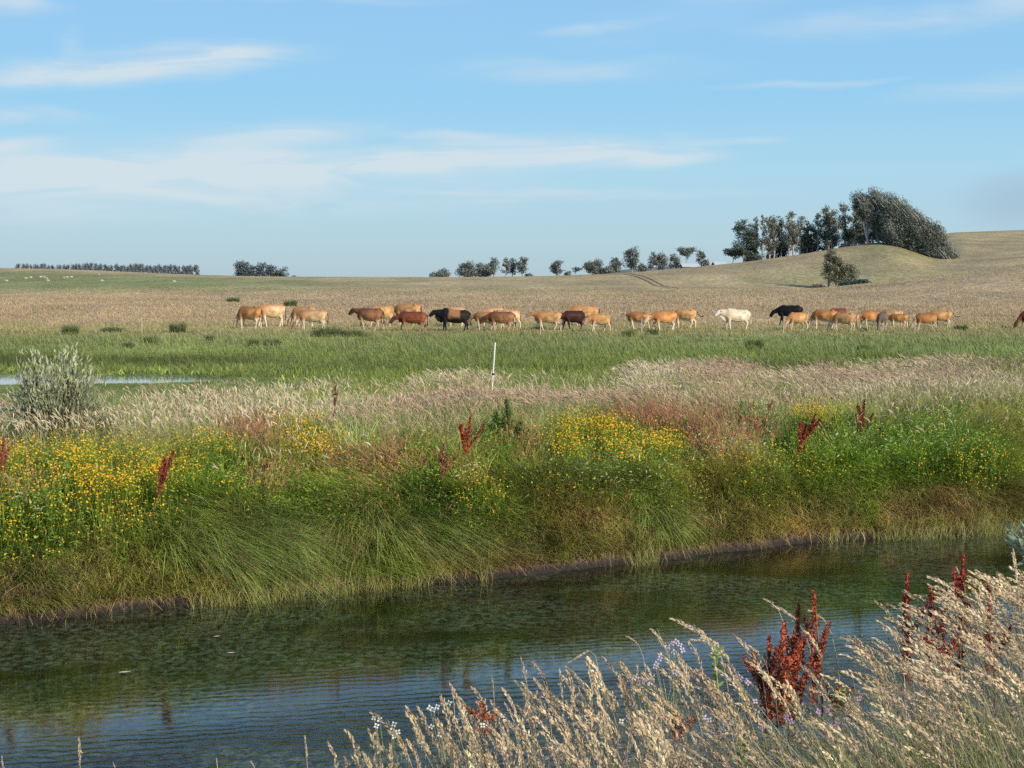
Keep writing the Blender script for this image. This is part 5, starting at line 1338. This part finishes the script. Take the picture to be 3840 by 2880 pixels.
RAD = [([(1402, 2692), (1424, 2698), (1412, 2722), (1478, 2716), (1470, 2740), (1492, 2745), (1478, 2760)], 5.0, WH, 'white wild radish leftmost over the rippled water'),
       ([(1612, 2655), (1626, 2662), (1640, 2650), (1685, 2636), (1722, 2684), (1714, 2702), (1735, 2692)], 5.0, WH, 'white wild radish left of the round rusty tuft'),
       ([(1618, 2725), (1650, 2755), (1810, 2720), (1822, 2712), (1575, 2780)], 4.9, WH, 'white wild radish under the rusty tuft'),
       ([(2250, 2560), (2262, 2580), (2190, 2690), (2205, 2705), (2240, 2690), (2330, 2705), (2350, 2695)], 5.0, WH, 'white wild radish among the middle plumes'),
       ([(2522, 2412), (2535, 2405), (2550, 2418), (2528, 2445), (2560, 2438), (2505, 2425), (2475, 2470), (2462, 2490), (2458, 2500)], 5.1, PK, 'pale pink wild radish standing highest over the water'),
       ([(2360, 2548), (2380, 2540), (2405, 2550), (2422, 2552), (2440, 2558), (2530, 2520), (2545, 2530), (2418, 2630), (2380, 2650)], 5.0, PK, 'pale pink wild radish below the highest one'),
       ([(2775, 2540), (2790, 2550), (2805, 2560), (2640, 2690), (2660, 2700), (2832, 2630)], 4.9, PK, 'pale pink wild radish left of the dock clump'),
       ([(3120, 2720), (3135, 2735), (3140, 2715), (3090, 2755), (3110, 2770), (3080, 2760), (3105, 2665), (3070, 2668)], 4.7, PU, 'violet wild radish under the bright water'),
       ([(3405, 2690), (3415, 2705), (3425, 2680), (3300, 2680), (3310, 2695)], 4.8, PK, 'whitish violet wild radish right of the violet one'),
       ([(2680, 2740), (2700, 2750), (2950, 2690), (2965, 2705), (3220, 2620), (2860, 2730)], 4.7, PU, 'small violet flowers scattered low before the dock clump')]
for a in RAD: radish(*a)

# fresh green sprigs of the near bank
for (px_, y0_, y1_, Y, lab) in [(2690, 2430, 2620, 5.1, 'yellow green leafy sprig over the dark water'), (2780, 2760, 2900, 4.4, 'bright green leafy sprig at the bottom edge'), (3150, 2600, 2660, 5.0, 'small dark green sprig near the bright water')]:
    tpv = np.array(unproj(px_, y0_, Y)); g = np.array([tpv[0], Y, float(zg(tpv[0], Y))]); hh = tpv[2] - g[2]
    root = empty('leafy_sprig', tuple(g), lab, 'leafy plant', 'green sprigs on the near bank')
    S = Soup(); tube(S, np.stack([g, (g + tpv) / 2, tpv]), [.004, .003, .0015], (.2, .28, .08), 5); S.build('stem', M_BARK, root, origin=g)
    S = Soup(); n = 46; t = 1 - R.uniform(0, 1, n) * (y1_ - y0_) / F * Y / hh; a = R.uniform(0, 2 * np.pi, n)
    leaves(S, g + (tpv - g) * t[:, None], np.stack([np.cos(a), np.sin(a), .6 + 0 * a], 1), R.uniform(.02, .04, n), R.uniform(.009, .016, n), np.array([.30, .40, .10]) * R.uniform(.7, 1.2, (n, 1)))
    S.build('leaves', M_LEAF, root, origin=g)
# silvery willow twig at the right edge
Y = 5.0; g = np.array([2.1, Y, float(zg(2.1, Y))]); root = empty('willow_twig', tuple(g), 'silvery green willow twig reaching in at the right edge', 'willow twig')
S = Soup(); S2 = Soup()
for (ex, ey) in [(3790, 1985), (3825, 1990), (3845, 1960), (3800, 2040), (3870, 2010)]:
    e = np.array(unproj(ex, ey, Y)); a_ = np.array(unproj(3880, 2120, Y)); tube(S, np.stack([g, a_, (a_ + e) / 2 + [.01, 0, .01], e]), [.006, .004, .003, .0015], (.25, .25, .16), 5)
    n = 16; t = R.uniform(0, 1, n)[:, None]; P = a_ * (1 - t) + e * t; dd = unit(e - a_) * .6 + np.stack([R.normal(0, .7, n), R.normal(0, .4, n), R.normal(.2, .5, n)], 1)
    leaves(S2, P, dd, R.uniform(.035, .055, n), R.uniform(.008, .013, n), np.array([.34, .44, .33]) * R.uniform(.7, 1.25, (n, 1)))
S.build('stem', M_BARK, root, origin=g); S2.build('leaves', M_LEAF, root, origin=g)

# ------------------------------------------------------------------ light, sky
EL, AZ = math.radians(27), math.radians(138)          # azimuth clockwise from +Y
sv = Vector((math.sin(AZ) * math.cos(EL), math.cos(AZ) * math.cos(EL), math.sin(EL)))
sun = bpy.data.lights.new('sun', 'SUN'); sun.energy = 5.0; sun.angle = math.radians(.6); sun.color = (1, .86, .68)
so = bpy.data.objects.new('sun', sun); COL.objects.link(so); so.rotation_euler = sv.to_track_quat('Z', 'Y').to_euler(); so.location = (30, -20, 40)

w = bpy.data.worlds.new('World'); scene.world = w; w.use_nodes = True; nt = w.node_tree; nt.nodes.clear()
out = nt.nodes.new('ShaderNodeOutputWorld'); bg = nt.nodes.new('ShaderNodeBackground')
sky = nt.nodes.new('ShaderNodeTexSky'); sky.sky_type = 'NISHITA'; sky.sun_disc = False; sky.sun_elevation = EL; sky.sun_rotation = AZ
tc = nt.nodes.new('ShaderNodeTexCoord'); sep = N(nt, 'ShaderNodeSeparateXYZ'); nt.links.new(tc.outputs['Generated'], sep.inputs[0])
az = mathn(nt, 'ARCTAN2', sep.outputs['X'], sep.outputs['Y'])
hor = mathn(nt, 'SQRT', mathn(nt, 'ADD', mathn(nt, 'MULTIPLY', sep.outputs['X'], sep.outputs['X']), mathn(nt, 'MULTIPLY', sep.outputs['Y'], sep.outputs['Y'])))
el = mathn(nt, 'DIVIDE', sep.outputs['Z'], mathn(nt, 'MAXIMUM', hor, .001))
ramp = nt.nodes.new('ShaderNodeValToRGB'); nt.links.new(maprange(nt, el, 0, 1, 0, 1, False), ramp.inputs[0])
cr = ramp.color_ramp; cr.elements[0].position = 0; cr.elements[0].color = (.46, .61, .68, 1); cr.elements[1].position = 1; cr.elements[1].color = (.09, .24, .58, 1)
for p_, c_ in ((.025, (.46, .66, .76)), (.07, (.41, .69, .87)), (.12, (.31, .63, .90)), (.19, (.30, .585, .90)), (.4, (.24, .48, .80))):
    e = cr.elements.new(p_); e.color = (*c_, 1)
nsc = N(nt, 'ShaderNodeVectorMath', operation='SCALE'); nt.links.new(sky.outputs[0], nsc.inputs[0]); nsc.inputs['Scale'].default_value = .1
base = mixc(nt, .92, nsc.outputs[0], ramp.outputs[0])
vec = nt.nodes.new('ShaderNodeCombineXYZ'); nt.links.new(az, vec.inputs[0]); nt.links.new(el, vec.inputs[1])
# wind torn texture
mp = N(nt, 'ShaderNodeMapping'); mp.inputs['Rotation'].default_value = (0, 0, -.10); mp.inputs['Scale'].default_value = (7, 46, 1); nt.links.new(vec.outputs[0], mp.inputs[0])
cn = N(nt, 'ShaderNodeTexNoise'); cn.inputs['Scale'].default_value = 1; cn.inputs['Detail'].default_value = 7; cn.inputs['Roughness'].default_value = .58; cn.inputs['Distortion'].default_value = 1.0; nt.links.new(mp.outputs[0], cn.inputs['Vector'])
mp2 = N(nt, 'ShaderNodeMapping'); mp2.inputs['Scale'].default_value = (9, 16, 1); nt.links.new(vec.outputs[0], mp2.inputs[0])
wn = N(nt, 'ShaderNodeTexNoise'); wn.inputs['Detail'].default_value = 5; wn.inputs['Scale'].default_value = 1.0; nt.links.new(mp2.outputs[0], wn.inputs['Vector'])
ws = N(nt, 'ShaderNodeVectorMath', operation='SUBTRACT'); nt.links.new(wn.outputs['Color'], ws.inputs[0]); ws.inputs[1].default_value = (.5, .5, .5)
wm = N(nt, 'ShaderNodeVectorMath', operation='MULTIPLY'); nt.links.new(ws.outputs[0], wm.inputs[0]); wm.inputs[1].default_value = (.10, .022, 0)
wv = N(nt, 'ShaderNodeVectorMath', operation='ADD'); nt.links.new(vec.outputs[0], wv.inputs[0]); nt.links.new(wm.outputs[0], wv.inputs[1])
tot = None
for (x_, y_, rx, ry, rot, a_) in [(90, 70, 230, 50, 0, .75), (460, 285, 640, 80, .12, .75), (900, 225, 420, 50, .05, .35), (220, 475, 330, 40, -.03, .42), (1020, 530, 420, 60, .10, .55), (1950, 575, 620, 75, .03, .85), (2330, 590, 330, 55, -.05, .62),
                               (1300, 640, 1300, 55, .03, .7), (400, 700, 1700, 150, .0, .7), (700, 640, 900, 60, .04, .5), (2700, 545, 300, 20, .05, .3), (2200, 738, 700, 24, 0, .36), (2200, 275, 620, 55, .03, .34), (3300, 130, 620, 60, -.03, .34), (3760, 80, 240, 50, 0, .42), (3700, 375, 420, 50, .04, .3), (1000, 10, 700, 25, 0, .25), (2600, 60, 500, 90, .2, .2), (1650, 510, 300, 22, .02, .4), (2250, 110, 260, 26, .15, .35), (3000, 330, 420, 18, 0, .3), (350, 210, 90, 60, -.8, .3), (120, 580, 260, 30, .05, .4)]:
    cx, cy_ = (x_ - 1920) / F, (1040 - y_) / F
    a1 = N(nt, 'ShaderNodeVectorMath', operation='SUBTRACT'); nt.links.new(wv.outputs[0], a1.inputs[0]); a1.inputs[1].default_value = (cx, cy_, 0)
    a2 = N(nt, 'ShaderNodeVectorRotate', rotation_type='Z_AXIS'); nt.links.new(a1.outputs[0], a2.inputs['Vector']); a2.inputs['Angle'].default_value = -rot
    a3 = N(nt, 'ShaderNodeVectorMath', operation='MULTIPLY'); nt.links.new(a2.outputs[0], a3.inputs[0]); a3.inputs[1].default_value = (F / rx, F / ry, 0)
    a4 = N(nt, 'ShaderNodeVectorMath', operation='LENGTH'); nt.links.new(a3.outputs[0], a4.inputs[0])
    q = maprange(nt, a4.outputs['Value'], 1.25, .05, 0, a_)
    tot = q if tot is None else mathn(nt, 'ADD', tot, q)
tex = maprange(nt, cn.outputs['Fac'], .33, .66, .30, 1.2)
cl = mathn(nt, 'MULTIPLY', mathn(nt, 'MINIMUM', tot, 1.0), tex)
cl = mathn(nt, 'MINIMUM', mathn(nt, 'MULTIPLY', cl, 1.25), .88)
col = mixc(nt, cl, base, (.66, .76, .82))
# dull bank of fog low on the right
a1 = N(nt, 'ShaderNodeVectorMath', operation='SUBTRACT'); nt.links.new(wv.outputs[0], a1.inputs[0]); a1.inputs[1].default_value = ((3800 - 1920) / F, (1040 - 770) / F, 0)
a3 = N(nt, 'ShaderNodeVectorMath', operation='MULTIPLY'); nt.links.new(a1.outputs[0], a3.inputs[0]); a3.inputs[1].default_value = (F / 300, F / 120, 0)
a4 = N(nt, 'ShaderNodeVectorMath', operation='LENGTH'); nt.links.new(a3.outputs[0], a4.inputs[0])
col = mixc(nt, maprange(nt, a4.outputs['Value'], 1.2, .2, 0, .55), col, (.36, .48, .62))
nt.links.new(col, bg.inputs[0]); bg.inputs[1].default_value = 1.0
nt.links.new(bg.outputs[0], out.inputs[0])

cam = bpy.data.cameras.new('camera'); co = bpy.data.objects.new('camera', cam); COL.objects.link(co)
cam.sensor_width = 36; cam.lens = 36 * F / 3840; cam.clip_end = 20000; cam.clip_start = .05
co.location = (0, 0, CAMZ); co.rotation_euler = (math.pi / 2 - TH, 0, 0)
scene.camera = co
scene.view_settings.view_transform = 'Standard'; scene.view_settings.look = 'None'; scene.view_settings.exposure = 0
scene.cycles.use_denoising = False; scene.cycles.max_bounces = 4; scene.cycles.diffuse_bounces = 2; scene.cycles.glossy_bounces = 2; scene.cycles.transmission_bounces = 3; scene.cycles.adaptive_threshold = .03
